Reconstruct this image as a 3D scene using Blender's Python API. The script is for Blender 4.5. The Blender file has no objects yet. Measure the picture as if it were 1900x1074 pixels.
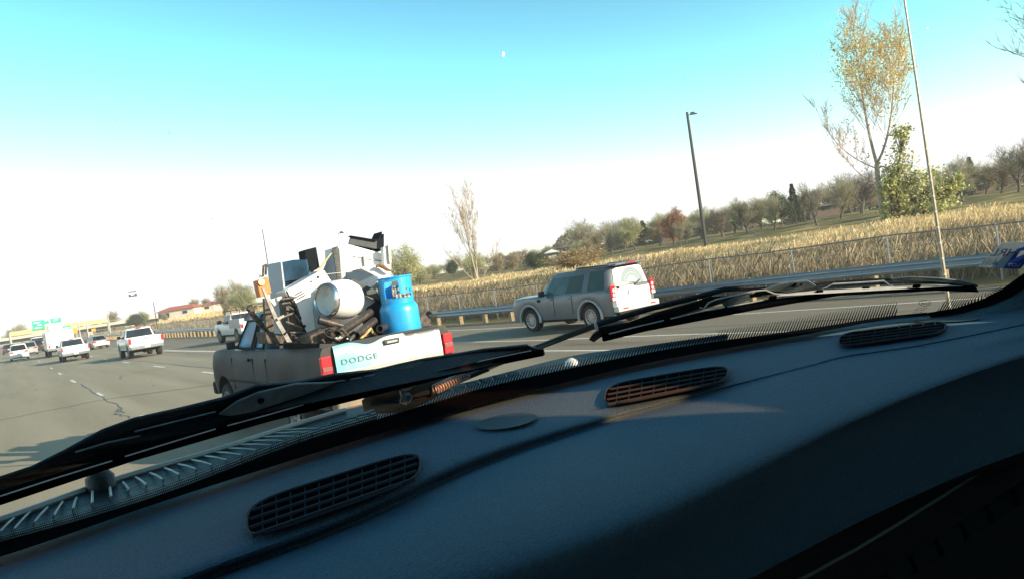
import bpy, math, random
import numpy as np
from mathutils import Vector, Matrix
random.seed(7); RNG = np.random.default_rng(7)
R_ = math.radians
SC = bpy.context.scene
COL = SC.collection
# ---------------------------------------------------------------- camera
EYE = np.array([0., 0., 2.22]); FPX = 1485.
YAW, PITCH, ROLL = R_(32.5), -math.atan(42*math.cos(R_(8.53))/1485), R_(-8.53)
def basis():
    f = np.array([math.sin(YAW)*math.cos(PITCH), math.cos(YAW)*math.cos(PITCH), math.sin(PITCH)])
    r = np.array([math.cos(YAW), -math.sin(YAW), 0.]); u = np.cross(r, f)
    c, s = math.cos(ROLL), math.sin(ROLL)
    return c*r+s*u, -s*r+c*u, f
CR, CU, CF = basis()
cam = bpy.data.cameras.new("camera"); camo = bpy.data.objects.new("camera", cam); COL.objects.link(camo)
cam.sensor_width = 36; cam.lens = 36*FPX/1900; cam.clip_start = .03; cam.clip_end = 5000
m = Matrix.Identity(4)
for i in range(3):
    m[i][0] = CR[i]; m[i][1] = CU[i]; m[i][2] = -CF[i]; m[i][3] = EYE[i]
camo.matrix_world = m
SC.camera = camo
# ---------------------------------------------------------------- sky and sun
SUN_AZ, SUN_EL = 148.0, 19.5
w = bpy.data.worlds.new("World"); SC.world = w; w.use_nodes = True
nt = w.node_tree; nt.nodes.clear()
sky = nt.nodes.new("ShaderNodeTexSky"); sky.sky_type = 'NISHITA'; sky.sun_disc = False
sky.sun_elevation = R_(SUN_EL); sky.sun_rotation = R_(SUN_AZ); sky.altitude = 1600
sky.air_density = 1.0; sky.dust_density = 2.2; sky.ozone_density = 1.2
mul = nt.nodes.new("ShaderNodeMix"); mul.data_type = 'RGBA'; mul.blend_type = 'MULTIPLY'
mul.inputs[0].default_value = 1; mul.inputs[7].default_value = (.42, .50, .27, 1)
bg = nt.nodes.new("ShaderNodeBackground"); bg.inputs[1].default_value = .15
wo = nt.nodes.new("ShaderNodeOutputWorld")
gmn = nt.nodes.new('ShaderNodeGamma'); gmn.inputs[1].default_value = 2.05
nt.links.new(sky.outputs[0], gmn.inputs[0]); nt.links.new(gmn.outputs[0], mul.inputs[6]); vmn = nt.nodes.new('ShaderNodeVectorMath'); vmn.operation = 'MINIMUM'; vmn.inputs[1].default_value = (4.7, 4.7, 4.9)
nt.links.new(mul.outputs[2], vmn.inputs[0]); nt.links.new(vmn.outputs[0], bg.inputs[0]); nt.links.new(bg.outputs[0], wo.inputs[0])
sl = bpy.data.lights.new("sun", 'SUN'); sl.energy = 5.0; sl.angle = R_(.5); sl.color = (1, .85, .64)
so = bpy.data.objects.new("sun", sl); COL.objects.link(so)
sd = Vector((math.sin(R_(SUN_AZ))*math.cos(R_(SUN_EL)), math.cos(R_(SUN_AZ))*math.cos(R_(SUN_EL)), math.sin(R_(SUN_EL))))
so.rotation_euler = sd.to_track_quat('Z', 'Y').to_euler()
SC.view_settings.view_transform = 'Standard'; SC.view_settings.look = 'None'
SC.view_settings.exposure = .95; SC.view_settings.gamma = 1
SC.cycles.max_bounces = 8; SC.cycles.transparent_max_bounces = 24

# ---------------------------------------------------------------- helpers
def ray(x, y): return CF*FPX+CR*(x-950)+CU*(537-y)
def onz(x, y, z): d = ray(x, y); return EYE+d*((z-EYE[2])/d[2])
def ony(x, y, Y): d = ray(x, y); return EYE+d*(Y/d[1])
def onx(x, y, X): d = ray(x, y); return EYE+d*(X/d[0])
def rng(x, y, D): d = ray(x, y); return EYE+d*(D/math.hypot(d[0], d[1]))
CS = .006
def roadz(x): return -CS*max(x, 0.)
def gnd(x, y, dz=0): d = ray(x, y); t = (dz-EYE[2])/(d[2]+CS*d[0]); return EYE+d*t
def pchip(xs, ys):
    xs = np.array(xs, float); ys = np.array(ys, float)
    d = np.diff(ys)/np.diff(xs); mm = np.concatenate([[d[0]], (d[1:]+d[:-1])/2, [d[-1]]])
    def f(x):
        x = np.asarray(x, float); i = np.clip(np.searchsorted(xs, x)-1, 0, len(xs)-2)
        h = xs[i+1]-xs[i]; t = (x-xs[i])/h
        inn = (2*t**3-3*t**2+1)*ys[i]+(t**3-2*t**2+t)*h*mm[i]+(-2*t**3+3*t**2)*ys[i+1]+(t**3-t**2)*h*mm[i+1]
        lo = ys[0]+(x-xs[0])*mm[0]; hi = ys[-1]+(x-xs[-1])*mm[-1]
        return np.where(x < xs[0], lo, np.where(x > xs[-1], hi, inn))
    return f

class MB:
    def __init__(s): s.v = []; s.f = []; s.m = []; s.mi = 0
    def add(s, vs, fs):
        b = len(s.v); s.v += [tuple(map(float, v)) for v in vs]
        s.f += [tuple(i+b for i in f) for f in fs]; s.m += [s.mi]*len(fs); return b
    def box(s, c, d, rot=None, taper=1):
        hx, hy, hz = d[0]/2, d[1]/2, d[2]/2; V = []
        for z in (-1, 1):
            k = taper if z > 0 else 1
            for x, y in ((-1, -1), (1, -1), (1, 1), (-1, 1)): V.append(Vector((x*hx*k, y*hy*k, z*hz)))
        if rot is not None: V = [rot @ v for v in V]
        V = [(v[0]+c[0], v[1]+c[1], v[2]+c[2]) for v in V]
        s.add(V, [(3, 2, 1, 0), (4, 5, 6, 7), (0, 1, 5, 4), (1, 2, 6, 5), (2, 3, 7, 6), (3, 0, 4, 7)])
    def prism(s, pts, e):      # polygon pts (3D) extruded by vector e
        n = len(pts); e = np.array(e, float); p = [np.array(q, float) for q in pts]
        s.add(p+[q+e for q in p], [tuple(range(n))[::-1], tuple(range(n, 2*n))]+[(i, (i+1) % n, n+(i+1) % n, n+i) for i in range(n)])
    def tube(s, pts, r, n=6, caps=True):
        P = [Vector(tuple(map(float, p))) for p in pts]; N = len(P)
        rs = r if hasattr(r, '__len__') else [r]*N
        up = None; V = []
        for i in range(N):
            t = (P[min(i+1, N-1)]-P[max(i-1, 0)]).normalized()
            if up is None: up = Vector((0, 0, 1)) if abs(t.z) < .9 else Vector((1, 0, 0))
            a = t.cross(up).normalized(); b = a.cross(t).normalized(); up = b
            for k in range(n):
                q = 2*math.pi*k/n; V.append(P[i]+(a*math.cos(q)+b*math.sin(q))*rs[i])
        F = [(i*n+k, i*n+(k+1) % n, (i+1)*n+(k+1) % n, (i+1)*n+k) for i in range(N-1) for k in range(n)]
        if caps: F += [tuple(range(n))[::-1], tuple((N-1)*n+k for k in range(n))]
        s.add(V, F)
    def lathe(s, c, ax, prof, n=24, u=None):   # prof: (along axis, radius)
        ax = Vector(ax).normalized(); u = Vector((0, 0, 1)) if abs(ax.z) < .9 else Vector((1, 0, 0))
        a = ax.cross(u).normalized(); b = a.cross(ax); c = Vector(tuple(map(float, c))); V = []
        for h, r in prof:
            for k in range(n):
                q = 2*math.pi*k/n; V.append(c+ax*h+(a*math.cos(q)+b*math.sin(q))*max(r, 1e-4))
        s.add(V, [(i*n+k, i*n+(k+1) % n, (i+1)*n+(k+1) % n, (i+1)*n+k) for i in range(len(prof)-1) for k in range(n)])
    def grid(s, rows):
        n = len(rows[0]); V = [p for r in rows for p in r]
        s.add(V, [(i*n+k, i*n+k+1, (i+1)*n+k+1, (i+1)*n+k) for i in range(len(rows)-1) for k in range(n-1)])
    def build(s, name, mats, parent=None, smooth=False, bevel=0, solid=0, flip=False, auto=None):
        me = bpy.data.meshes.new(name); me.from_pydata(s.v, [], s.f)
        for mt in (mats if isinstance(mats, (list, tuple)) else [mats]): me.materials.append(mt)
        me.polygons.foreach_set('material_index', s.m)
        if smooth: me.polygons.foreach_set('use_smooth', [True]*len(s.f))
        me.update()
        o = bpy.data.objects.new(name, me); COL.objects.link(o)
        if parent: o.parent = parent
        if solid:
            md = o.modifiers.new('s', 'SOLIDIFY'); md.thickness = solid; md.offset = -1
        if bevel:
            md = o.modifiers.new('b', 'BEVEL'); md.width = bevel; md.segments = 2; md.limit_method = 'ANGLE'; md.angle_limit = R_(40)
        if smooth:
            try: me.shade_flat() if 0 else me.set_sharp_from_angle(angle=R_(auto or 40))
            except Exception: pass
        return o
def tag(o, label=None, cat=None, group=None, kind=None):
    if label: o['label'] = label
    if cat: o['category'] = cat
    if group: o['group'] = group
    if kind: o['kind'] = kind
    return o
def empty(name, loc=(0, 0, 0), rz=0, s=1, **k):
    o = bpy.data.objects.new(name, None); COL.objects.link(o); o.location = loc; o.rotation_euler = (0, 0, rz); o.scale = (s, s, s)
    o.empty_display_size = .2
    return tag(o, **k)
def copy_tree(o, parent=None):
    c = o.copy(); COL.objects.link(c)
    if parent: c.parent = parent
    for ch in o.children: copy_tree(ch, c)
    return c

MATS = {}
def mat(name, col, rough=.6, metal=0, var=0, vs=8, col2=None, th=(.45, .6), bump=0, bs=60, spec=.5, coat=0, emit=None, vsc=(1, 1, 1)):
    if name in MATS: return MATS[name]
    mt = bpy.data.materials.new(name); mt.use_nodes = True; n = mt.node_tree; b = n.nodes['Principled BSDF']
    b.inputs['Roughness'].default_value = rough; b.inputs['Metallic'].default_value = metal
    b.inputs['Specular IOR Level'].default_value = spec; b.inputs['Coat Weight'].default_value = coat
    b.inputs['Base Color'].default_value = (*col, 1)
    tc = n.nodes.new('ShaderNodeTexCoord'); mp = n.nodes.new('ShaderNodeMapping'); mp.inputs[3].default_value = vsc
    n.links.new(tc.outputs['Object'], mp.inputs[0])
    if var or col2:
        nz = n.nodes.new('ShaderNodeTexNoise'); nz.inputs['Scale'].default_value = vs; nz.inputs['Detail'].default_value = 6; nz.inputs['Roughness'].default_value = .6
        n.links.new(mp.outputs[0], nz.inputs[0])
        rp = n.nodes.new('ShaderNodeValToRGB'); n.links.new(nz.outputs[0], rp.inputs[0])
        a, c2 = (tuple(c*(1-var) for c in col), tuple(min(1, c*(1+var)) for c in col)) if not col2 else (col, col2)
        if not col2: th = (.32, .68)
        rp.color_ramp.elements[0].position = th[0]; rp.color_ramp.elements[0].color = (*a, 1)
        rp.color_ramp.elements[1].position = th[1]; rp.color_ramp.elements[1].color = (*c2, 1)
        n.links.new(rp.outputs[0], b.inputs['Base Color'])
    if bump:
        n2 = n.nodes.new('ShaderNodeTexNoise'); n2.inputs['Scale'].default_value = bs; n2.inputs['Detail'].default_value = 4
        n.links.new(mp.outputs[0], n2.inputs[0])
        bp = n.nodes.new('ShaderNodeBump'); bp.inputs['Strength'].default_value = bump; bp.inputs['Distance'].default_value = .01
        n.links.new(n2.outputs[0], bp.inputs['Height']); n.links.new(bp.outputs[0], b.inputs['Normal'])
    if emit:
        b.inputs['Emission Color'].default_value = (*emit[:3], 1); b.inputs['Emission Strength'].default_value = emit[3]
    MATS[name] = mt; return mt
def alpha_mat(name, col, fn, rough=.5):
    """principled mixed with transparent by a factor built by fn(nodes, links) -> socket"""
    mt = bpy.data.materials.new(name); mt.use_nodes = True; n = mt.node_tree; b = n.nodes['Principled BSDF']
    b.inputs['Base Color'].default_value = (*col, 1); b.inputs['Roughness'].default_value = rough
    t = n.nodes.new('ShaderNodeBsdfTransparent'); mx = n.nodes.new('ShaderNodeMixShader')
    n.links.new(t.outputs[0], mx.inputs[1]); n.links.new(b.outputs[0], mx.inputs[2])
    n.links.new(mx.outputs[0], n.nodes['Material Output'].inputs[0]); n.links.new(fn(n), mx.inputs[0])
    MATS[name] = mt; return mt
def math_(n, op, a, b=None, c=None):
    q = n.nodes.new('ShaderNodeMath'); q.operation = op
    for i, v in enumerate((a, b, c)):
        if v is None: continue
        if isinstance(v, (int, float)): q.inputs[i].default_value = v
        else: n.links.new(v, q.inputs[i])
    return q.outputs[0]

mat('dark_glass', (.012, .022, .034), .08, spec=.3, var=.5, vs=1.2)
mat('tint_glass', (.05, .10, .13), .1, spec=.3, var=.4, vs=2)
mat('white_paint', (.72, .72, .70), .3, coat=.4, var=.08, vs=2)
mat('silver_paint', (.42, .43, .43), .32, .35, coat=.4, var=.08, vs=3)
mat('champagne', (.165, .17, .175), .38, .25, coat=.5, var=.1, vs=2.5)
mat('silver_flat', (.36, .37, .38), .4, .4, var=.1, vs=5)
mat('dark_paint', (.03, .035, .045), .25, coat=.5, var=.3, vs=4)
mat('black_plastic', (.018, .018, .02), .5, var=.3, vs=20)
mat('tyre', (.02, .02, .021), .85, var=.35, vs=15, bump=.2)
mat('alloy', (.5, .5, .5), .3, .8, var=.15, vs=30)
mat('steel_rim', (.3, .3, .3), .4, .7, var=.3, vs=20)
mat('underbody', (.015, .014, .013), .9, var=.4, vs=12)
mat('chrome', (.7, .71, .72), .18, .95, var=.1, vs=8)
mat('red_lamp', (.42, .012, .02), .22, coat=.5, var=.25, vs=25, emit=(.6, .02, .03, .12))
mat('amber_lamp', (.6, .2, .04), .25, var=.2, vs=25)
mat('clear_lamp', (.6, .58, .58), .15, var=.15, vs=30, coat=.5)
mat('plate', (.5, .55, .45), .5, var=.2, vs=30)

# ---------------------------------------------------------------- terrain
xr_f = pchip([-30, 5, 11, 16, 20, 31, 46, 106, 600], [22.2, 21.9, 21.6, 21.0, 20.0, 18.4, 17.2, 16.9, 16.9])
def fbm(x, y):
    return (np.sin(x*.31+1.3)*np.cos(y*.27+.4)+.5*np.sin(x*.83+y*.41)+.3*np.cos(y*1.13-x*.7))*.12
def sstep(t): t = np.clip(t, 0, 1); return t*t*(3-2*t)
def tz(x, y):
    x = np.asarray(x, float); y = np.asarray(y, float)
    xe = xr_f(y)+1.0; u = x-xe
    z = -.13-.02+np.where(u > 0, 0.18*sstep(u/1.5)+.85*sstep((u-1)/24)+1.6*sstep((u-27)/60), 0)
    z = z+np.where(u > 3, fbm(x, y)*sstep((u-3)/10), 0)
    far = sstep((y-120)/100)*sstep((u-6)/25); z = z+far*.9
    z = z+np.where(x < -9, -.1, 0)
    z = np.where(u <= 0, -.006*np.maximum(x, 0)-.03-np.where(x < -9, .1, 0), z)
    return z
xs = np.concatenate([np.linspace(-900, -60, 10), np.linspace(-40, 14, 12), np.arange(15, 60, 1.), np.arange(60, 140, 4.), np.linspace(150, 1000, 12)])
ys = np.concatenate([np.linspace(-300, -20, 6), np.arange(-10, 70, 2.), np.arange(70, 200, 6.), np.linspace(210, 1200, 18)])
gx, gy = np.meshgrid(xs, ys); gz = tz(gx, gy)
b = MB(); b.grid([[(gx[i, j], gy[i, j], gz[i, j]) for j in range(len(xs))] for i in range(len(ys))])
# ground colours: dry earth near road, green park lawn far up the bank
gm = bpy.data.materials.new('ground'); gm.use_nodes = True; n = gm.node_tree; pb = n.nodes['Principled BSDF']; pb.inputs['Roughness'].default_value = .95
pb.inputs['Specular IOR Level'].default_value = 0
tc = n.nodes.new('ShaderNodeTexCoord'); nz = n.nodes.new('ShaderNodeTexNoise'); nz.inputs['Scale'].default_value = .35; nz.inputs['Detail'].default_value = 8
n.links.new(tc.outputs['Object'], nz.inputs[0])
def ramp(n, src, e):
    r = n.nodes.new('ShaderNodeValToRGB'); n.links.new(src, r.inputs[0]); el = r.color_ramp.elements
    while len(el) < len(e): el.new(.5)
    for q, (p, c) in zip(el, e): q.position = p; q.color = (*c, 1)
    return r.outputs[0]
dry = ramp(n, nz.outputs[0], [(.3, (.19, .13, .065)), (.5, (.36, .26, .12)), (.7, (.46, .35, .17))])
grn = ramp(n, nz.outputs[0], [(.3, (.10, .10, .05)), (.5, (.17, .155, .08)), (.62, (.34, .27, .14))])
sx = n.nodes.new('ShaderNodeSeparateXYZ'); n.links.new(tc.outputs['Object'], sx.inputs[0])
xn = math_(n, 'ADD', sx.outputs[0], math_(n, 'MULTIPLY', math_(n, 'SUBTRACT', nz.outputs[0], .5), 14))
fx = math_(n, 'DIVIDE', math_(n, 'SUBTRACT', xn, 62), 6); fx2 = math_(n, 'ADD', 2, 0)
cl = n.nodes.new('ShaderNodeClamp'); n.links.new(math_(n, 'MINIMUM', fx, fx2), cl.inputs[0])
mx = n.nodes.new('ShaderNodeMix'); mx.data_type = 'RGBA'; n.links.new(cl.outputs[0], mx.inputs[0]); n.links.new(dry, mx.inputs[6]); n.links.new(grn, mx.inputs[7])
n.links.new(mx.outputs[2], pb.inputs['Base Color'])
g = b.build('ground', gm, smooth=True, auto=80); tag(g, kind='structure', label='dry earth and park lawn beyond the highway')

# road sheet
rm = bpy.data.materials.new('asphalt'); rm.use_nodes = True; n = rm.node_tree; pb = n.nodes['Principled BSDF']; pb.inputs['Roughness'].default_value = .78
pb.inputs['Specular IOR Level'].default_value = .35
tc = n.nodes.new('ShaderNodeTexCoord'); mp = n.nodes.new('ShaderNodeMapping'); mp.inputs[3].default_value = (1, .06, 1); n.links.new(tc.outputs['Object'], mp.inputs[0])
n1 = n.nodes.new('ShaderNodeTexNoise'); n1.inputs['Scale'].default_value = .9; n1.inputs['Detail'].default_value = 5; n.links.new(mp.outputs[0], n1.inputs[0])
n2 = n.nodes.new('ShaderNodeTexNoise'); n2.inputs['Scale'].default_value = 45; n2.inputs['Detail'].default_value = 3; n.links.new(tc.outputs['Object'], n2.inputs[0])
c1 = ramp(n, n1.outputs[0], [(.3, (.245, .205, .142)), (.5, (.30, .255, .180)), (.72, (.335, .285, .208))])
c2 = ramp(n, n2.outputs[0], [(.3, (.72, .72, .72)), (.7, (1.2, 1.2, 1.2))])
mx = n.nodes.new('ShaderNodeMix'); mx.data_type = 'RGBA'; mx.blend_type = 'MULTIPLY'; mx.inputs[0].default_value = 1
n.links.new(c1, mx.inputs[6]); n.links.new(c2, mx.inputs[7])
sxr = n.nodes.new('ShaderNodeSeparateXYZ'); n.links.new(tc.outputs['Object'], sxr.inputs[0])
lane = ramp(n, math_(n, 'ADD', math_(n, 'DIVIDE', sxr.outputs[0], 24), math_(n, 'MULTIPLY', math_(n, 'SUBTRACT', n1.outputs[0], .5), .15)), [(0, (1.04, 1.04, 1.02)), (.36, (1, 1, 1)), (.46, (.70, .70, .71)), (.8, (.62, .62, .63))])  # road colour darkened to the right, standing in for dimming through the windscreen
trk = math_(n, 'ADD', .95, math_(n, 'MULTIPLY', math_(n, 'SINE', math_(n, 'MULTIPLY', math_(n, 'ADD', sxr.outputs[0], -.4), 2*math.pi/1.85)), .05))
mxl = n.nodes.new('ShaderNodeMix'); mxl.data_type = 'RGBA'; mxl.blend_type = 'MULTIPLY'; mxl.inputs[0].default_value = 1; n.links.new(mx.outputs[2], mxl.inputs[6]); n.links.new(lane, mxl.inputs[7])
mxt = n.nodes.new('ShaderNodeVectorMath'); mxt.operation = 'SCALE'; n.links.new(mxl.outputs[2], mxt.inputs[0]); n.links.new(trk, mxt.inputs['Scale']); n.links.new(mxt.outputs[0], pb.inputs['Base Color'])
bp = n.nodes.new('ShaderNodeBump'); bp.inputs['Strength'].default_value = .25; bp.inputs['Distance'].default_value = .01; n.links.new(n2.outputs[0], bp.inputs['Height']); n.links.new(bp.outputs[0], pb.inputs['Normal'])
b = MB(); rows = []
for y in list(range(-40, 100, 4))+list(range(100, 900, 20)):
    xe = float(xr_f(y))+.15; rows.append([(x, y, roadz(x)) for x in (-9, -4, 0)]+[(t*xe, y, roadz(t*xe)) for t in (.25, .5, .75, 1)])
b.grid(rows); tag(b.build('road', rm), kind='structure', label='grey tan multi-lane highway')
# markings
mat('marking', (.62, .61, .56), .7, var=.18, vs=9)
mat('marking_yellow', (.62, .36, .05), .7, var=.18, vs=9)
mat('tar', (.085, .08, .07), .6, var=.3, vs=5)
def strip(b, pts, wd, dz=.004):
    P = [np.array(p, float) for p in pts]; L = []; Rr = []
    for i, p in enumerate(P):
        t = P[min(i+1, len(P)-1)]-P[max(i-1, 0)]; t[2] = 0; t /= np.linalg.norm(t); s = np.array([t[1], -t[0], 0])
        ww = wd if not callable(wd) else wd(i)
        for q, A in ((p-s*ww/2, L), (p+s*ww/2, Rr)): A.append((q[0], q[1], roadz(q[0])+dz))
    b.grid([L, Rr])
def line_fn(pts, y0, y1):
    pts = sorted(pts, key=lambda p: p[1]); f = pchip([p[1] for p in pts], [p[0] for p in pts])
    return f
L1 = line_fn([(2.5, 31), (2.44, 43), (2.46, 54), (2.54, 66), (2.6, 91), (2.5, 300)], 0, 1)
L2 = line_fn([(6.4, 25), (6.33, 31.6), (6.15, 42.5), (6.01, 54), (6.06, 66), (6.14, 79), (6.1, 300)], 0, 1)
L3 = line_fn([(11.95, 10), (11.92, 14.3), (11.71, 17.3), (10.9, 30), (10.21, 46.2), (9.72, 65.5), (9.7, 300)], 0, 1)
L4 = line_fn([(14.5, 10), (14.2, 14.1), (13.9, 16.8), (13.5, 19), (13.2, 22.4), (13.1, 30)], 0, 1)
L5 = line_fn([(19.5, 8), (18.7, 11.4), (18.2, 14), (17.7, 17), (17.1, 22), (16.5, 25.8), (16.1, 31), (15.7, 45), (15.6, 100), (15.6, 300)], 0, 1)
def longline(f, y0, y1, wd):
    b = MB(); yy = np.linspace(y0, y1, int((y1-y0)/2.5)+2); strip(b, [(float(f(y)), y, 0) for y in yy], wd); return b
tag(longline(L5, 2, 380, .13).build('edge_line', MATS['marking']), kind='structure', label='white shoulder edge line')
tag(longline(L3, 3, 21, .14).build('lane_line', MATS['marking']), kind='structure', label='white solid lane line')
tag(longline(L4, 3, 34, .12).build('lane_line', MATS['marking']), kind='structure', label='thin white solid lane line')
tag(longline(L3, 36, 64, .28).build('lane_line', MATS['marking']), kind='structure', label='wide white lane line beyond the loaded pickup')
b = MB(); strip(b, [(-1.9+0*y, y, 0) for y in range(20, 400, 10)], .16)
tag(b.build('edge_line', MATS['marking_yellow']), kind='structure', label='yellow left edge line')
b = MB()
for (px, py) in ((184.4, 730.7), (135.7, 706.5), (111, 692.4), (95.4, 682.2), (76, 669)):
    y = gnd(px, py)[1]; k = .95 if y < 35 else 1.5
    strip(b, [(float(L1(q)), q, 0) for q in (y-k, y+k)], .13)
for y in (125, 145, 170, 200, 240): strip(b, [(float(L1(q)), q, 0) for q in (y-1.5, y+1.5)], .16)
for y in (20, 8): strip(b, [(float(L1(q)), q, 0) for q in (y-1.5, y+1.5)], .13)
for (px, py) in ((392.2, 691.3), (295, 679.7), (233.6, 671.9), (196.7, 665.6), (169.2, 660.7)):
    y = gnd(px, py)[1]; strip(b, [(float(L2(q)), q, 0) for q in (y-1.5, y+1.5)], .14)
for y in (100, 125, 160, 200): strip(b, [(float(L2(q)), q, 0) for q in (y-1.5, y+1.5)], .18)
for y in (78, 92, 110, 130, 160): strip(b, [(float(L3(q)), q, 0) for q in (y-1.5, y+1.5)], .18)
tag(b.build('lane_dashes', MATS['marking']), kind='structure', label='white dashed lane markings')
b = MB()
def wig(pts, a=.08, n=6):
    out = []
    for p, q in zip(pts[:-1], pts[1:]):
        for k in range(n): t = k/n; out.append((p[0]+(q[0]-p[0])*t+random.uniform(-a, a), p[1]+(q[1]-p[1])*t+random.uniform(-a, a), 0))
    return out+[(*pts[-1], 0)]
G2 = lambda x, y: tuple(gnd(x, y)[:2])
strip(b, wig([G2(-60, 792), G2(0, 779), G2(190, 741), G2(404, 712)], .05), .07, .006)
strip(b, wig([G2(150, 712), G2(185, 735), G2(215, 750), G2(232, 765)], .06), lambda i: random.uniform(.02, .06), .006)
strip(b, wig([G2(210, 760), G2(225, 768), G2(240, 775)], .15), lambda i: random.uniform(.03, .09), .0065)
strip(b, wig([(6.6, 60), (6.7, 45), (6.9, 33), (7, 24)], .05), .06, .006)
strip(b, wig([(9.2, 80), (9.3, 50), (9.4, 30), (9.6, 18)], .05), .05, .006)
strip(b, wig([G2(1050, 640), G2(1240, 632), G2(1340, 612), G2(1520, 596), G2(1700, 575), G2(1830, 558)], .03), .035, .006)
strip(b, wig([(13.9, 40), (14.2, 25), (15.2, 16), (16.6, 9)], .05), .05, .006)
for y in (41, 57, 74, 92): strip(b, wig([(-3, y), (4, y-.4), (10, y-.2), (16, y-1)], .06), .06, .006)
tag(b.build('tar_seams', MATS['tar']), kind='structure', label='dark tar seams and cracks in the road')

# ---------------------------------------------------------------- guardrail and chain-link fence
mat('galv', (.36, .38, .40), .38, .55, var=.14, vs=2.5, vsc=(1, 1, 6), bump=.05)
mat('galv_dull', (.22, .22, .21), .55, .4, var=.2, vs=10)
mat('wood_post', (.34, .25, .14), .85, var=.3, vs=9)
gr = empty('guardrail', (20, 20, 0), label='long galvanized W-beam guardrail on wooden posts along the shoulder', cat='guardrail')
inv = Matrix.Translation((-20, -20, 0))
def sub(o, par):      # parent keeping world placement for a pure translation
    o.parent = par; o.matrix_parent_inverse = Matrix.Translation(-par.location); return o
RT = pchip([-30, 5, 11, 16, 20, 31, 46, 75, 106, 600], [.78, .74, .72, .70, .68, .60, .62, .74, .8, .8])
prof = [(0, 0), (-.01, .03), (-.075, .06), (-.075, .10), (-.01, .14), (-.005, .155), (-.01, .17), (-.075, .21), (-.075, .25), (-.01, .285), (0, .31)]
b = MB(); rows = []
for y in list(np.arange(-4, 60, 1.))+list(np.arange(60, 330, 4.)):
    x = float(xr_f(y)); z = float(RT(y)); rows.append([(x+p[0], y, z-p[1]) for p in prof])
b.grid(rows); sub(b.build('rail_beam', MATS['galv'], smooth=True, auto=80, solid=.006), gr)
k = 0; y = 4.3
post0 = None
while k < 96:
    x = float(xr_f(y)); z = float(RT(y)); b = MB()
    b.box((x+.13, y, (z-.02-.12)/2-.04), (.19, .16, z+.10)); b.box((x+.03, y, z-.155), (.05, .15, .34))
    sub(b.build('post', MATS['wood_post']), gr)
    y += 1.95; k += 1
fn = empty('chain_link_fence', (21, 20, 0), label='grey chain-link fence with thin metal posts behind the guardrail', cat='fence')
FX = lambda y: float(xr_f(y))+1.25
def solve_top(px, py):
    d = ray(px, py); lo, hi = 1., 2000.
    for _ in range(60):
        mid = (lo+hi)/2; p = EYE+d/d[1]*mid*1.
        t = mid/d[1]
        if p[0] < FX(p[1]): lo = mid
        else: hi = mid
    return p
ft = [solve_top(*q) for q in [(500, 579), (640, 563), (780, 551), (946, 534), (1325, 480), (1455, 465), (1650, 437), (1848, 417)]]
ft = sorted([(p[1], p[2]) for p in ft]); FZ0 = pchip([4]+[p[0] for p in ft]+[max(ft[-1][0]+60, 200), 600], [ft[0][1]]+[p[1] for p in ft]+[1.6, 1.7])
print('fence tops', [(round(a, 1), round(c, 2)) for a, c in ft])
FZ = lambda y: float(FZ0(y))
yy = list(np.arange(2, 80, 2.))+list(np.arange(80, 330, 10.))
b = MB(); b.tube([(FX(y), y, FZ(y)) for y in yy], .022, 5); sub(b.build('top_rail', MATS['galv_dull']), fn)
y = 5.2; k = 0
while y < 280 and k < 95:
    b = MB(); x = FX(y); lean = random.uniform(-.04, .04)
    b.tube([(x, y, float(tz(x, y))-.1), (x+.0, y+lean, FZ(y)+.03)], .03, 6); sub(b.build('post', MATS['galv']), fn); y += 3.0; k += 1
# diagonal wires
b = MB(); sp = .085; r = .0032
def wire(p, q, rr):
    p = np.array(p); q = np.array(q); a = np.array([rr, 0, 0]); c = np.array([0, 0, rr]); V = [p+a, p-a*.5+c, p-a*.5-c, q+a, q-a*.5+c, q-a*.5-c]
    b.add(V, [(0, 1, 4, 3), (1, 2, 5, 4), (2, 0, 3, 5)])
y = 3.
while y < 120:
    s_ = sp if y < 45 else sp*2.2; rr = r if y < 45 else r*1.5
    hgt = FZ(y)-.03
    x = FX(y); z0 = float(tz(x, y))+.02; hh = hgt-z0
    wire((x, y, z0), (FX(y+hh), y+hh, FZ(y+hh)), rr); wire((FX(y+hh), y+hh, z0), (x, y, FZ(y)), rr); y += s_
sub(b.build('wire_mesh', MATS['galv_dull']), fn)

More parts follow.
